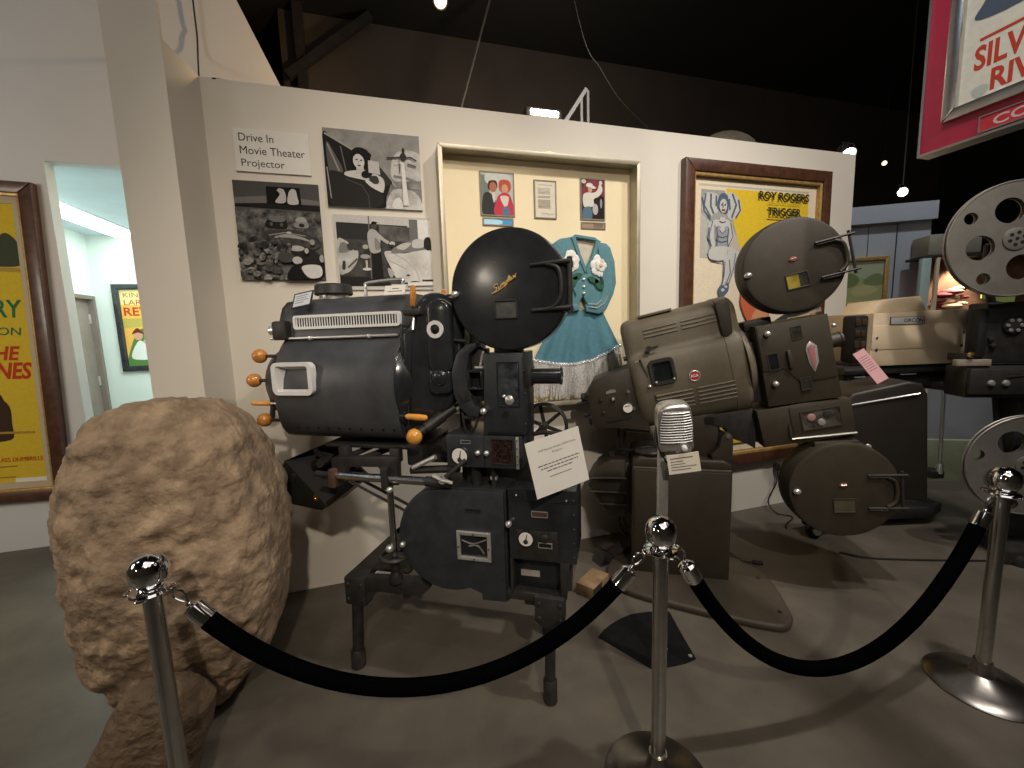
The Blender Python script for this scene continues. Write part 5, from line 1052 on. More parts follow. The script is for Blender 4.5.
for a, b in (((-.835, .61), (-.61, .62)), ((-.845, .515), (-.61, .52)), ((-.785, .43), (-.61, .435))): m.tube([(a[0], .095, a[1]), (b[0], .095, b[1])], .008, BRND, 8)
m.cyl((-.70, .2, .74), (-.70, .2, .775), .018, BLKM); m.box(-.63, -.57, .12, .36, .37, .72, BRND, .01); m.build('rectifier_housing', P2)
m = MB(); m.tube(smooth([(-.64, .2, .35), (-.655, .18, .27), (-.63, .16, .20), (-.575, .15, .19)], 5), .007, RUB, 8); m.tube(smooth([(-.61, .2, .35), (-.625, .18, .30), (-.60, .17, .25), (-.57, .16, .26)], 5), .006, RUB, 8); m.build('cable', P2)
m = MB(); m.tube([(-.66, .18, 1.10), (-.66, .18, .80)], .008, RUB, 8); m.tube([(-.62, .18, 1.09), (-.62, .18, .80)], .008, RUB, 8); m.tube([(-.66, .18, .80), (-.60, .14, .80), (-.52, .12, .81)], .008, RUB, 8); m.build('lamp_cable', P2)
# tilted lamphouse
def loft(m, prof, cy, cz, st, mt):
    n = len(prof); vs, fs = [], []
    for x, k in st:
        for y, z in prof: vs.append((x, cy + (y - cy) * k, cz + (z - cz) * k))
    for i in range(len(st) - 1):
        for q in range(n): fs.append([i * n + q, i * n + (q + 1) % n, (i + 1) * n + (q + 1) % n, (i + 1) * n + q])
    fs.append(list(range(n))[::-1]); fs.append([(len(st) - 1) * n + q for q in range(n)])
    m.put(vs, fs, mt)
lp = smooth([(.20, .378), (.115, .366), (.065, .335), (.050, .28), (.046, .20), (.040, .155), (.012, .12), (-.004, .03), (-.008, -.06), (.0, -.16), (.025, -.25), (.075, -.305), (.15, -.322), (.30, -.322), (.40, -.27), (.43, -.1), (.43, .12), (.40, .30), (.33, .365)], 3, True)
m = MB(T2); loft(m, lp, .22, .03, [(-.592, .84), (-.586, .92), (-.570, .97), (-.548, .995), (-.53, 1.0), (-.035, 1.0)], BRN)
l2 = m.build('lamphouse', P2)
m = MB(T2); loft(m, lp, .22, .03, [(-.035, 1.0), (-.033, 1.012), (.03, 1.012), (.052, .985), (.064, .93), (.066, .80)], BRN)
m.lathe([(.245, .06), (.235, .085), (.19, .108), (.12, .118), (0, .12)], (0, .215, -.04), (1, 0, 0), BRN, 40); m.prism([(-.045, .355), (.02, .36), (.035, .33), (.02, .16), (-.02, .135), (-.042, .16)], .02, .06, BRND, 'y', .015, 2); m.build('front_collar', P2)
for g0, g1 in ((-.462, -.268), (-.242, -.045)):
    m = MB(T2)
    for k in range(3): m.tube([(g0, .0535 - k * .0018, .292 - k * .022), (g1, .0535 - k * .0018, .292 - k * .022)], .0075, BRN, 8)
    m.box(g0 - .004, g1 + .004, .052, .060, .240, .300, BRN, .002); m.build('cooling_louvre', l2)
for g0, g1 in ((-.472, -.262), (-.236, -.028)):
    m = MB(T2)
    for k in range(5):
        z = -.116 - k * .024; m.tube([(g0, -.004 + .0035 * k * k * .3, z), (g1, -.004 + .0035 * k * k * .3, z)], .0075, BRN, 8)
    m.prism([(.0, -.10), (.0, -.14), (.012, -.225), (.03, -.225), (.02, -.10)], g0 - .004, g1 + .004, BRN, 'x'); m.build('cooling_louvre', l2)
m = MB(T2); m.ringplate(rrect(-.480, -.335, -.050, .106, .028), rrect(-.462, -.353, -.030, .086, .014), -.022, .004, BLKM); m.prism(rrect(-.464, -.351, -.032, .088, .014), -.012, .0, mat('green_black_glass', (.010, .014, .013), .12, nscale=15, namt=.4, coat=.5)); m.sph((-.455, -.024, -.030), .008, NICKEL, 10); m.sph((-.352, -.024, -.028), .007, NICKEL, 10); m.build('port_window', l2)
m = MB(T2); m.lathe([(.032, 0), (.032, .004), (0, .005)], (-.236, -.006, -.038), (0, -1, 0), RED, 28); m.lathe([(.033, 0), (.033, .005), (.029, .006), (.027, .005)], (-.236, -.006, -.038), (0, -1, 0), NICKEL, 28, ring=True)
m.text('RCA', -.257, -.215, -.046, -.029, -.0122, PAPER, offset=.03); bdg = m.build('round_badge', l2)
m = MB(T2); m.cyl((-.452, .03, .178), (-.452, .0, .178), .016, BLKM, n=14); m.tube([(-.452, .01, .178), (-.40, .008, .182)], .008, BLKM, 8); m.build('door_catch', l2)
m = MB(T2); m.prism([(-.522, .125), (-.512, .125), (-.470, -.13), (-.482, -.15)], -.006, .02, BRND, 'y', .003); m.sph((-.497, -.012, -.046), .012, NICKEL, 12); m.cyl((-.56, .02, .115), (-.53, .01, .115), .004, NICKEL, n=8); m.build('door_edge', l2)
m = MB(T2); m.cyl((-.585, .08, .145), (-.612, .08, .145), .014, BLKM, n=14); m.build('side_knob', l2)
m = MB(T2); m.box(-.47, -.27, .10, .30, .372, .388, BRN, .004); m.build('top_hatch', l2)
rp = [(-.565, .095), (-.83, .055), (-.868, .01), (-.890, -.11), (-.890, -.25), (-.72, -.285), (-.545, -.335)]
m = MB(T2); m.prism(rp, .03, .36, BRND, 'y', .014, 2); m.box(-.80, -.64, .024, .034, -.225, -.212, BLKD); m.prism([(-.545, -.335), (-.72, -.285), (-.70, -.315), (-.56, -.36)], .06, .33, BRND, 'y', .006); rb = m.build('rear_control_box', P2)
m = MB(T2); m.lathe([(.036, 0), (.036, .008), (.030, .012), (.030, .010), (0, .0105)], (-.652, .030, -.158), (0, -1, 0), BRND, 28); m.lathe([(.029, .0106), (0, .011)], (-.652, .030, -.158), (0, -1, 0), DIAL, 26); m.prism([(-.672, -.148), (-.632, -.148), (-.640, -.143), (-.664, -.143)], .0185, .019, BLKD); m.build('meter', rb)
m = MB(T2); m.box(-.742, -.715, .020, .034, -.10, -.07, BLKM, .002); m.lathe([(.010, 0), (.008, .01), (0, .012)], (-.729, .020, -.084), (0, -1, 0), NICKEL, 14); m.prism([(-.765, -.045), (-.70, -.045), (-.705, -.028), (-.73, -.022), (-.76, -.03)], .026, .032, mat('worn_plate', (.25, .22, .19), .5, nscale=20, namt=.2)); m.build('switch_plate', rb)
for x, z, r, L in ((-.915, -.045, .028, .03), (-.945, -.085, .014, .05), (-.925, -.168, .015, .03), (-.905, -.215, .024, .02)):
    m = MB(T2); m.cyl((-.885, .10, z), (x, .10, z), .007, BLKM, n=10); m.lathe([(r, 0), (r, L * .8), (r * .8, L), (0, L)], (x + L * .5, .10, z), (-1, 0, 0), BLKM, 18); m.build('control_knob', rb)
for x, z in ((-.805, -.076), (-.805, -.16), (-.62, -.17), (-.63, -.06)):
    m = MB(T2); m.lathe([(.013, 0), (.010, .01), (0, .012)], (x, .03, z), (0, -1, 0), BRN if x > -.7 else IRON, 14); m.build('panel_button', rb)
# projector head, sound head
m = MB(T2); m.prism([(.130, .166), (.490, .148), (.484, -.322), (.118, -.305)], .0, .26, BRND, 'y', .005); m.prism([(.136, .160), (.484, .142), (.478, -.20), (.30, -.20), (.23, -.10), (.125, -.10)], -.006, .004, BRND, 'y', .003); h2 = m.build('projector_head', P2)
for a, b, c, d in ((.297, .351, .046, .120), (.157, .213, -.100, -.003), (.296, .350, -.246, -.173)):
    m = MB(T2); m.frame(a, b, c, d, .004, -.010, -.004, BRND); m.box(a + .003, b - .003, -.008, -.0065, c + .003, d - .003, GLASSD if a < .2 else mat('smoky_pane', (.035, .034, .028), .2, nscale=25, namt=.5, coat=.3)); m.build('inspection_window', h2)
for x, z in ((.178, .112), (.170, -.176)):
    m = MB(T2); m.cyl((x, -.004, z), (x, -.016, z), .007, NICKEL); m.sph((x, -.022, z), .017, NICKEL); m.build('latch_knob', h2)
m = MB(T2); m.box(.254, .275, -.028, -.004, -.108, -.002, BRND, .006); m.build('door_pull', h2)
m = MB(T2); m.prism([(.350, -.02), (.362, .006), (.378, .022), (.392, .008), (.408, -.01), (.404, -.10), (.376, -.155), (.356, -.10)], -.010, -.005, NICKEL, 'y', .002); m.prism([(.362, -.012), (.378, .004), (.394, -.012), (.390, -.095), (.376, -.138), (.366, -.095)], -.0125, -.0095, mat('rose_enamel', (.34, .12, .13), .4, nscale=30, namt=.15), 'y', .001)
for k in range(5): m.tube([(.358 + k * .010, -.0115, -.005), (.368 + k * .004, -.0115, -.10)], .0012, NICKEL, 5)
m.build('shield_badge', h2)
m = MB(T2); m.lathe([(.05, 0), (.05, .04), (.042, .045), (.042, .085), (.046, .09), (.046, .10), (.036, .10), (0, .09)], (.485, .13, -.02), (1, 0, 0), BRND, 28); m.sph((.52, .03, .075), .012, NICKEL, 12); m.build('lens', P2)
m = MB(T2); m.prism([(.052, -.318), (.055, -.54), (.517, -.548), (.525, -.338), (.30, -.318)], .0, .26, BRND, 'y', .008); m.prism([(.19, -.50), (.196, -.43), (.206, -.42), (.212, -.50)], -.012, .0, BRND, 'y', .003); m.prism([(.215, -.332), (.522, -.345), (.516, -.528), (.215, -.512)], -.006, .004, BRND, 'y', .003); s2 = m.build('sound_head', P2)
m = MB(T2); m.frame(.262, .462, -.476, -.364, .006, -.012, -.005, BRND); m.box(.267, .457, -.009, -.0065, -.471, -.369, mat('sooty_window', (.06, .055, .045), .15, nscale=18, namt=.9, coat=.5)); m.lathe([(.022, 0), (.018, .006), (0, .008)], (.315, -.009, -.405), (0, -1, 0), mat('pink_roller', (.35, .20, .17), .4, nscale=20, namt=.1), 18); m.lathe([(.020, 0), (.018, .006), (0, .008)], (.36, -.009, -.44), (0, -1, 0), NICKEL, 18); m.lathe([(.022, 0), (.02, .006), (0, .008)], (.395, -.009, -.40), (0, -1, 0), BLKM, 18); m.build('window', s2)
m = MB(T2); m.tube([(.198, -.010, -.510), (.517, -.010, -.532)], .006, NICKEL, 8); m.build('trim_strip', s2)
m = MB(T2); m.prism([(-.24, -.30), (.05, -.31), (.055, -.42), (.022, -.56), (-.02, -.52), (-.09, -.475), (-.125, -.40), (-.24, -.37)], .06, .26, BLKM, 'y', .012); m.box(.05, .14, .06, .22, -.28, .08, BLKM, .01); m.box(.10, .25, .10, .22, .14, .20, BLKM, .008); m.build('head_mount', P2)
# upper magazine
mc = (.373, .449)
m = MB(T2); m.lathe([(0, 0), (.236, .0), (.250, .004), (.256, .016), (.258, .07), (.262, .078), (.262, .14), (.255, .146), (0, .148)], (mc[0], -.012, mc[1]), (0, 1, 0), BRND, 72); u2 = m.build('upper_magazine', P2)
def mag_parts(par, X, dx, dz, tilt=True):
    """window, badge, latch and hinge of a magazine door; dx, dz = its centre"""
    m = MB(X); m.frame(dx - .055, dx + .058, dz - .128, dz - .045, .006, -.018, -.010, BRND, .002); m.box(dx - .050, dx + .053, -.0145, -.0125, dz - .123, dz - .050, mat('amber_pane', (.25, .20, .03), .25, nscale=10, namt=.5, coat=.4) if tilt else mat('dull_pane', (.085, .072, .045), .3, nscale=14, namt=.3, coat=.3))
    if tilt: m.box(dx + .01, dx + .053, -.0150, -.0144, dz - .123, dz - .050, mat('smoky_pane', (0, 0, 0)))
    m.build('window', par)
    m = MB(X); m.prism([(dx - .024, dz + .033), (dx - .010, dz + .046), (dx + .012, dz + .044), (dx + .020, dz + .032), (dx + .004, dz + .020), (dx - .012, dz + .022)], -.019, -.012, mat('dull_rose_enamel', (.28, .085, .08), .6, nscale=20, namt=.2, spec=.2), 'y', .003); m.tube([(dx - .015, -.0195, dz + .034), (dx + .012, -.0195, dz + .034)], .0022, NICKEL, 6); m.build('small_badge', par)
    m = MB(X); m.cyl((dx - .234, -.008, dz + .006), (dx - .234, -.022, dz + .006), .008, NICKEL); m.sph((dx - .234, -.028, dz + .006), .018, NICKEL, 16, scale=(1.15, .8, .9)); m.build('latch_knob', par)
    m = MB(X)
    for z in (.085, -.102):
        m.tube([(dx + .112, -.018, dz + z), (dx + .29, -.026, dz + z)], .0065, BLKM, 8); m.tube([(dx + .118, -.018, dz + z - .012), (dx + .20, -.022, dz + z - .012)], .004, BRND, 6)
    m.tube(smooth([(dx + .20, -.02, dz + .075), (dx + .235, -.02, dz + .05), (dx + .245, -.02, dz - .01), (dx + .235, -.02, dz - .065), (dx + .20, -.02, dz - .095)], 5), .010, BRND, 8)
    m.cyl((dx + .268, -.02, dz - .125), (dx + .268, -.02, dz + .105), .007, BLKM); m.build('door_hinge', par)
mag_parts(u2, T2, *mc)
T3 = Matrix.Translation((.555, -.04, .668)) @ Matrix.Rotation(R(-5), 4, 'Y')
m = MB(T3); m.lathe([(0, 0), (.252, .0), (.266, .004), (.272, .016), (.274, .07), (.278, .078), (.278, .14), (.27, .146), (0, .148)], (0, -.012, 0), (0, 1, 0), BRND, 72); m.box(-.12, .10, .02, .13, .20, .275, BRND, .01); u3 = m.build('lower_magazine', P2)
mag_parts(u3, T3, .0, .0, False)
cabp = [(.58, .96), (.58, 1.175), (.61, 1.205), (.86, 1.270), (.925, 1.258), (.955, 1.20), (1.0, .60), (.60, .60)]
m = MB(); m.prism(cabp, .03, .36, CABM, 'y', .016, 3); cb2 = m.build('amplifier_cabinet', P2)
m = MB(); m.tube([(.590, .026, 1.02), (.592, .026, 1.135), (.615, .026, 1.142), (.912, .026, 1.205)], .005, NICKEL, 8); m.build('trim_strip', cb2)
m = MB(); m.cyl((.925, .08, 1.20), (.96, .08, 1.20), .018, NICKEL, n=18); m.sph((.96, .08, 1.20), .016, NICKEL, 12); m.build('chrome_knob', cb2)
m = MB(); m.lathe([(.018, 0), (.014, .006), (0, .008)], (.695, .03, .90), (0, -1, 0), NICKEL, 14); m.build('cabinet_stud', cb2)
P2M = Matrix.Translation((1.908, 1.935, 0)) @ Matrix.Rotation(R(-30), 4, 'Z')
card('caption_card', 'white card lying under the round magazine on the tilted brown-grey projector', P2M @ T2 @ Matrix.Translation((.40, .05, .166)) @ Matrix.Rotation(R(-22), 4, 'X'), .17, .06, [(.25, .85, .35, .05)])
card('caption_card', 'pink card leaning on the brown-grey cabinet in front of the beige lamphouse', P2M @ Matrix.Translation((.79, .12, 1.262)) @ Matrix.Rotation(R(-33), 4, 'Y') @ Matrix.Rotation(R(-12), 4, 'X'), .062, .205, [(.1, .85, .80 - .07 * k, .012) for k in range(7)], PINK)

# ------------------------------------------------------------------ ribbed drive-in speaker on a post
t = thing('drive_in_speaker', 'ribbed cast-aluminium drive-in speaker on a square post behind the middle stanchion', 'speaker', (1.117, 1.52, 0), R(-24))
m = MB(); m.box(-.021, .021, -.021, .021, .0065, 1.12, ALU, .003); m.build('post', t)
SX = Matrix.Translation((.034, -.045, 1.182)) @ Matrix.Diagonal((.92, 1, .95, 1)) @ Matrix.Rotation(R(-4), 4, 'Y') @ Matrix.Rotation(R(10), 4, 'X')
o_ = smooth([(-.068, -.105), (-.076, -.04), (-.078, .04), (-.072, .085), (-.05, .108), (0, .114), (.05, .108), (.068, .088), (.078, .02), (.080, -.05), (.080, -.105), (.04, -.112), (-.04, -.112)], 3, True)
m = MB(SX); m.prism(o_, -.035, .055, ALU, 'y', .016, 3); bd = m.build('speaker_body', t)
m = MB(SX)
for k in range(12):
    z = .078 - k * .0125; hw = .058 + .012 * min(1, k / 5); m.tube([(-hw, -.034, z), (-hw * .5, -.043, z), (hw * .5, -.043, z), (hw, -.034, z)], .0042, ALU, 6)
    m.box(-hw * .96, hw * .96, -.036, -.030, z - .0088, z - .0042, BLKD)
m.build('louvre_grille', bd)
m = MB(SX); m.prism([(-.005, -.108), (.066, -.108), (.055, -.075), (.042, -.062), (.02, -.062), (.006, -.078)], -.046, -.034, ALU, 'y', .003); m.lathe([(.014, 0), (.013, .012), (.008, .016), (0, .0165)], (.032, -.046, -.085), (0, -1, 0), WHT, 18); m.build('volume_knob', bd)
m = MB(SX); m.prism([(-.085, -.06), (-.075, .03), (-.06, .03), (-.05, -.11), (-.04, -.14), (-.06, -.15)], -.01, .03, BLKM, 'y', .004); m.tube(smooth([(-.06, .01, -.10), (-.045, .0, -.16), (-.02, -.01, -.19), (.0, -.02, -.17)], 4), .006, RUB, 8); m.build('hook_bracket', bd)
card('caption_card', 'cream caption card fixed under the ribbed drive-in speaker', Matrix.Translation((1.117, 1.52, 0)) @ Matrix.Rotation(R(-24), 4, 'Z') @ Matrix.Translation((.074, -.080, .990)) @ Matrix.Rotation(R(-9), 4, 'Y'), .130, .085, [(.1, .8, .76, .05), (.1, .5, .60, .04), (.1, .55, .46, .04), (.1, .88, .32, .04), (.1, .7, .18, .04)], mat('cream_card', (.78, .72, .60), .8, nscale=20, namt=.02))

# ------------------------------------------------------------------ beige lamphouse projector behind
t = thing('film_projector', 'beige box lamphouse projector on a black stand behind the brown-grey cabinet', 'projector', (3.66, 2.08, 0), R(-12))
m = MB(); m.prism([(-.37, 1.30), (-.35, 1.276), (.36, 1.276), (.376, 1.30), (.370, 1.655), (.355, 1.670), (-.36, 1.654)], -.02, .42, BEIGE, 'y', .008); m.box(-.365, .372, -.024, -.018, 1.395, 1.568, BEIGE, .002); m.prism([(-.27, 1.655), (-.215, 1.745), (.12, 1.775), (.18, 1.665)], .10, .36, BEIGE, 'y', .006); lb = m.build('lamphouse', t)
for x, z in ((-.325, 1.395), (.335, 1.405), (-.33, 1.48), (.34, 1.50)):
    m = MB(); m.lathe([(.012 if z < 1.45 else .006, 0), (.008, .004), (0, .005)], (x, -.024, z), (0, -1, 0), IRON, 14); m.build('screw', lb)
m = MB(); m.box(-.235, .022, -.027, -.023, 1.572, 1.622, mat('pale_plate', (.58, .57, .54), .5, nscale=20, namt=.05), .001); m.frame(-.238, .025, 1.569, 1.625, .003, -.028, -.023, BRND); m.text('ORCON', -.135, .012, 1.584, 1.612, -.0275, GP(.03, .03, .03), offset=.02); m.build('nameplate', lb)
m = MB(); m.box(-.475, -.37, .0, .12, 1.30, 1.645, BLKD, .02)
for k in range(3):
    for j in range(2): m.box(-.475 + .045 * j, -.44 + .045 * j, -.006, .0, 1.62 - .08 * k - .05, 1.62 - .08 * k, mat('bronze_part', (.10, .06, .035), .4, .5, nscale=30, namt=.4), .004)
m.box(-.46, -.40, -.006, .0, 1.33, 1.40, mat('bronze_part', (0, 0, 0)), .004); m.build('front_optics', t)
m = MB(); m.box(-.55, .42, .0, .40, 1.215, 1.276, BLKM, .008); m.box(-.50, .40, .04, .36, 1.10, 1.215, BLKM, .01); m.tube([(-.56, -.01, 1.245), (-.40, -.01, 1.245)], .022, BLKM, 10); m.tube([(-.46, -.005, 1.20), (-.38, -.005, 1.20)], .005, NICKEL, 6); m.box(-.10, .02, -.006, .0, 1.203, 1.209, NICKEL); m.build('table_bed', t)
m = MB(); m.box(-.52, -.40, .0, .1, 1.13, 1.17, mat('pale_blue_lever', (.35, .45, .52), .4, .3, nscale=20, namt=.1), .01); m.tube([(-.50, -.01, 1.16), (-.40, -.02, 1.18), (-.36, -.02, 1.15)], .010, NICKEL, 8); m.build('feed_lever', t)
m = MB(); m.box(-.30, .10, .08, .34, .16, 1.11, BLKM, .02); m.build('column', t)
m = MB(); m.prism([(-.75, .06), (-.70, -.06), (-.30, .04), (.30, .02), (.46, .10), (.46, .42), (-.32, .42), (-.34, .16)], 0.06, .15, BLKM, 'z', .02); m.build('floor_base', t)
m = MB(); m.tube([(.235, -.02, 1.10), (.262, -.02, .50)], .012, mat('pale_tube', (.52, .54, .52), .4, .4, nscale=20, namt=.05), 10); m.lathe([(.02, .44), (.022, .50), (.012, .52)], (.263, -.02, 0), (0, 0, 1), NICKEL, 14); m.box(.20, .28, -.03, .10, 1.08, 1.14, BLKM, .008); m.box(.20, .30, -.03, .12, .40, .46, BLKM, .008); m.box(.0, .28, .06, .14, .40, .46, BLKM, .008); m.build('tension_tube', t)
m = MB(); m.tube([(.37, .02, 1.46), (.44, .0, 1.42), (.47, .0, 1.40)], .008, NICKEL, 8); m.sph((.475, .0, 1.398), .014, BLKM, 12); m.build('rear_lever', t)
for x, y in ((-.717, -.02), (.42, .38)):
    m = MB(); m.lathe([(.05, -.022), (.055, -.01), (.055, .01), (.05, .022)], (x, y, .055), (.3, 1, 0), RUB, 24); m.box(x - .035, x + .035, y - .04, y + .04, .085, .13, BLKM, .008); c = m.build('caster', t)
    m = MB(); m.lathe([(.026, -.030), (.030, 0), (.026, .026)], (x, y - .02, .06), (.3, 1, 0), ALU, 20); m.build('caster_hub', c)
m = MB(); m.box(4.60, 6.6, 2.66, 2.72, 0, .42, GREENP, .003); tag(m.build('plinth_board'), 'pale green plinth board on the floor behind the right stanchion', 'board').matrix_world = Matrix.Translation((4.6, 2.9, 0)) @ Matrix.Rotation(R(-28), 4, 'Z') @ Matrix.Translation((-4.6, -2.66, 0))

# ------------------------------------------------------------------ black projector with two reels at the right edge
t = thing('film_projector', 'black projector at the right edge of the room carrying two perforated reels', 'projector', (3.75, 1.66, 0), R(-30))
m = MB(); m.box(-.07, .42, .06, .22, 1.30, 1.695, BLKM, .015); m.lathe([(.055, 0), (.055, .012), (.02, .02), (0, .02)], (.07, .06, 1.545), (0, -1, 0), IRON, 26); m.box(-.125, -.07, .03, .12, 1.34, 1.66, BLKD, .02); hb_ = m.build('projector_head', t)
for a in range(6):
    m = MB(); m.lathe([(.012, 0), (.010, .006), (0, .007)], (.07 + .036 * math.cos(a * 1.047), .043, 1.545 + .036 * math.sin(a * 1.047)), (0, -1, 0), NICKEL, 12); m.build('sprocket_screw', hb_)
for x, z in ((-.026, 1.418), (-.04, 1.46)):
    m = MB(); m.lathe([(.020 if z < 1.43 else .014, 0), (.016, .02), (0, .024)], (x, .06, z), (0, -1, 0), IRON, 18); m.build('guide_roller', hb_)
m = MB(); m.box(-.165, .45, .03, .22, 1.075, 1.285, BLKM, .015); m.box(-.16, .42, .0, .04, 1.10, 1.27, BLKM, .01); bd_ = m.build('projector_bed', t)
for x in (-.051, .024):
    m = MB(); m.lathe([(.020, 0), (.020, .006), (.014, .016), (.0, .018)], (x, .0, 1.177), (0, -1, 0), NICKEL, 20); m.build('bed_knob', bd_)
m = MB(); m.prism([(.03, 1.215), (.20, 1.232), (.20, 1.262), (.035, 1.24)], -.006, .0, mat('tarnished_plate', (.20, .18, .15), .35, .8, nscale=40, namt=.5)); m.build('nameplate', bd_)
m = MB(); m.box(-.228, -.044, .02, .06, 1.288, 1.330, mat('tan_strip', (.30, .26, .20), .6, nscale=20, namt=.05), .003); m.build('tape_strip', t)
m = MB(); m.lathe([(.020, 0), (.014, .02), (0, .024)], (-.157, .02, 1.362), (0, -1, 0), BRASS, 16); m.box(-.17, -.145, .03, .2, 1.32, 1.37, BLKM, .004); m.build('lamp_screw', t)
m = MB(); m.tube([(.06, .22, 1.70), (.0, .20, 1.90), (-.045, .14, 2.07)], .022, BLKM, 10); m.cyl((-.045, .15, 2.07), (-.045, -.03, 2.07), .012, IRON); m.build('upper_reel_arm', t)
m = MB(); m.tube([(.16, .25, 1.09), (.16, .20, .85), (.15, .14, .65)], .022, BLKM, 10); m.cyl((.15, .15, .65), (.15, -.03, .65), .012, IRON); m.build('lower_reel_arm', t)
m = MB(); m.box(.16, .40, .08, .24, .10, 1.09, BLKM, .02); m.build('column', t)
m = MB(); m.prism([(.04, -.12), (.42, -.10), (.46, .30), (.12, .30)], 0.0, .10, BLKM, 'z', .02); m.lathe([(.045, .0), (.045, .05), (.03, .07), (0, .07)], (.13, -.10, .0), (0, 0, 1), RUB, 20); m.build('floor_base', t)
def reel(name, label, cx, cz, r, a0):
    t = thing(name, label, 'reel', (3.75, 1.66, 0), R(-30), 'perforated film reels')
    for y0, nm in ((-.052, 'front_flange'), (-.022, 'back_flange')):
        # flange with round holes: bands of quads cut by hole test would be ragged, so holes are bored as rings joined to sectors
        holes = [(cx + .175 * math.cos(R(a0 + 90 * k)), cz + .175 * math.sin(R(a0 + 90 * k)), .075) for k in range(4)] + [(cx + .27 * math.cos(R(a0 + 45 + 90 * k)), cz + .27 * math.sin(R(a0 + 45 + 90 * k)), .036) for k in range(4)]
        tb = bmesh.new()
        def loop(pts):
            vs = [tb.verts.new((p[0], 0, p[1])) for p in pts]
            return [tb.edges.new((vs[i], vs[(i + 1) % len(vs)])) for i in range(len(vs))]
        es = loop(circ(cx, cz, r, 72))
        for hx, hz, hr in holes: es += loop(circ(hx, hz, hr, 28))
        bmesh.ops.triangle_fill(tb, use_beauty=True, use_dissolve=False, edges=es)
        fs = list(tb.faces)
        # drop any face that fell inside a hole
        for f in fs:
            c = f.calc_center_median()
            if any((c.x - hx) ** 2 + (c.z - hz) ** 2 < (hr * .96) ** 2 for hx, hz, hr in holes): tb.faces.remove(f)
        ext = bmesh.ops.extrude_face_region(tb, geom=list(tb.faces))
        for v in [g for g in ext['geom'] if isinstance(g, bmesh.types.BMVert)]: v.co.y += .004
        m = MB(Matrix.Translation((0, y0, 0))); m.merge(tb, GALV)
        m.tube([(p[0], .002, p[1]) for p in circ(cx, cz, r, 72)], .006, GALV, 6, True)
        fl = m.build(nm, t)
    m = MB(); m.cyl((cx, -.048, cz), (cx, .02, cz), .062, mat('dark_film', (.03, .02, .018), .4, nscale=20, namt=.3), n=40)
    m.lathe([(.066, 0), (.066, .006), (.05, .010), (0, .010)], (cx, -.052, cz), (0, -1, 0), GALV, 36)
    for k in range(6): m.lathe([(.011, 0), (.011, .0012), (0, .0013)], (cx + .036 * math.cos(R(60 * k + 20)), -.0615, cz + .036 * math.sin(R(60 * k + 20))), (0, -1, 0), BLKD, 14)
    m.lathe([(.010, 0), (.010, .002), (0, .0022)], (cx, -.0615, cz), (0, -1, 0), BLKD, 12); m.build('hub', t)
reel('film_reel', 'upper grey film reel with round holes at the right edge', -.045, 2.07, .34, 104)
reel('film_reel', 'lower grey film reel with round holes behind the right stanchion ball', .15, .65, .322, 122)

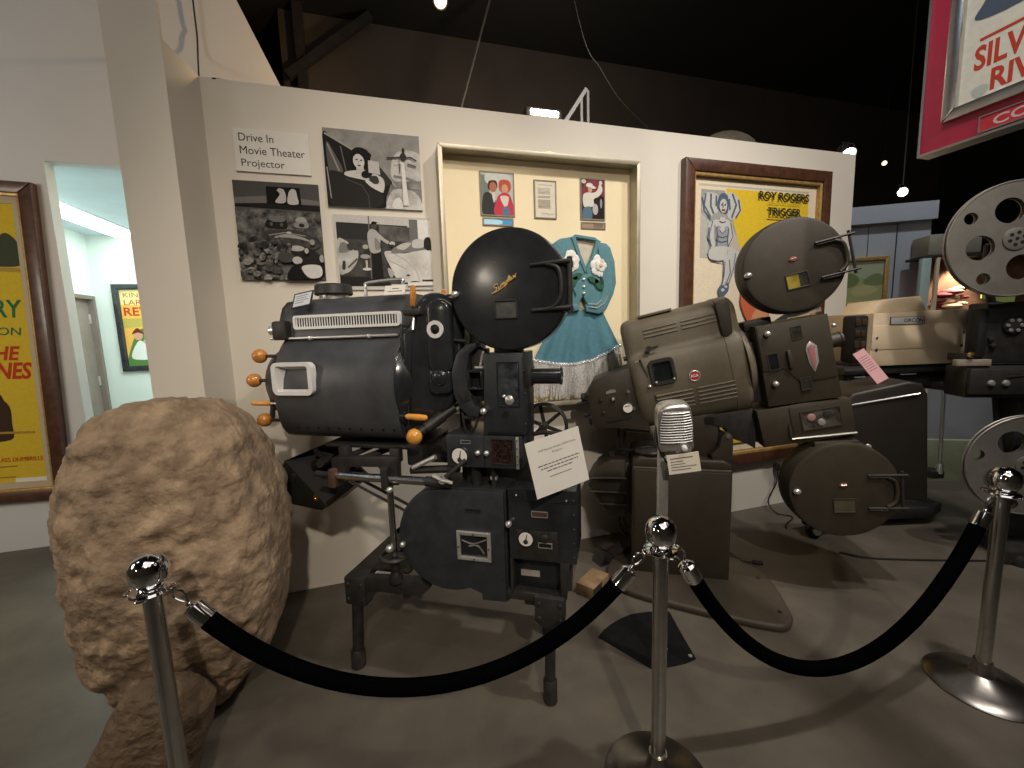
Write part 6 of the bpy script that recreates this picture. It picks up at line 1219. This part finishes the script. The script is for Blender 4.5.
# ------------------------------------------------------------------ things on the floor
fan = [(.936, 1.79), (.985, 1.825), (1.046, 1.853), (1.12, 1.876), (1.194, 1.889), (1.30, 1.875), (1.408, 1.839), (1.357, 1.668), (1.314, 1.512), (1.25, 1.505), (1.175, 1.51), (1.083, 1.517)]
m = MB(); m.prism(fan, .001, .006, mat('black_rubber_sheet', (.009, .009, .009), .9, nscale=30, namt=.2, spec=.08), 'z', .001, 1)
for x, y in ((1.215, 1.61), (1.30, 1.535)): m.lathe([(.010, 0), (.008, .003), (0, .004)], (x, y, .006), (0, 0, 1), NICKEL, 12)
tag(m.build('fan_shaped_sheet'), 'black fan-shaped sheet lying flat on the floor behind the middle stanchion', 'sheet')
m = MB(Matrix.Translation((1.10, 2.17, 0)) @ Matrix.Rotation(R(35), 4, 'Z')); m.box(-.10, .10, -.06, .06, 0, .075, mat('raw_wood_block', (.26, .17, .09), .7, nscale=14, namt=.3), .004); m.box(-.102, .0, -.062, -.058, .0, .073, BLKM, .001)
tag(m.build('wood_block'), 'small tan wooden block on the floor left of the rounded projector base', 'block')
m = MB(Matrix.Translation((1.39, 2.44, 0)) @ Matrix.Rotation(R(10), 4, 'Z')); m.prism([(-.14, 0), (.12, 0), (.10, .09), (-.02, .05), (-.10, .09)], -.05, .05, BLKM, 'y', .006); tag(m.build('floor_bracket'), 'dark forked metal bracket on the floor behind the pedestal', 'bracket')
m = MB(); m.tube(smooth([(3.18, 2.72, .34), (3.14, 2.70, .22), (3.05, 2.69, .08), (3.04, 2.60, .010), (3.10, 2.50, .008), (2.94, 2.42, .008), (2.88, 2.37, .008)], 6), .006, RUB, 8); m.box(3.16, 3.20, 2.715, 2.755, .32, .38, mat('brown_plug', (.05, .03, .02), .5, nscale=20, namt=.1), .004); tag(m.build('power_cord'), 'thin black cord with plug hanging from the wall below the large yellow poster', 'cord')
m = MB(); m.tube(smooth([(2.03, 2.25, .055), (2.12, 2.20, .055), (2.20, 2.10, .012), (2.26, 2.06, .012)], 5), .007, RUB, 8); m.cyl((2.24, 2.07, .014), (2.29, 2.04, .014), .013, RUB); tag(m.build('plug_cord'), 'short black cord with plug end on the rounded tan base', 'cord')
m = MB(); m.tube(smooth([(2.90, 1.98, .01), (2.99, 1.88, .008), (3.15, 1.80, .008), (3.45, 1.68, .008), (3.72, 1.58, .008)], 6), .006, RUB, 8); tag(m.build('loose_cable'), 'long black cord along the floor under the lower magazine', 'cord')
m = MB(); m.tube(smooth([(-1.31, 4.06, 5.9), (-1.312, 4.06, 4.23), (-1.312, 4.06, 3.98), (-1.29, 3.95, 3.72), (-1.05, 3.2, 3.16), (-.875, 2.80, 3.028), (-.80, 2.785, 3.026), (-.75, 2.84, 3.026)], 6), .006, RUB, 8); tag(m.build('ceiling_cable'), 'black cable dropping onto the top of the white partition at upper left', 'cable')
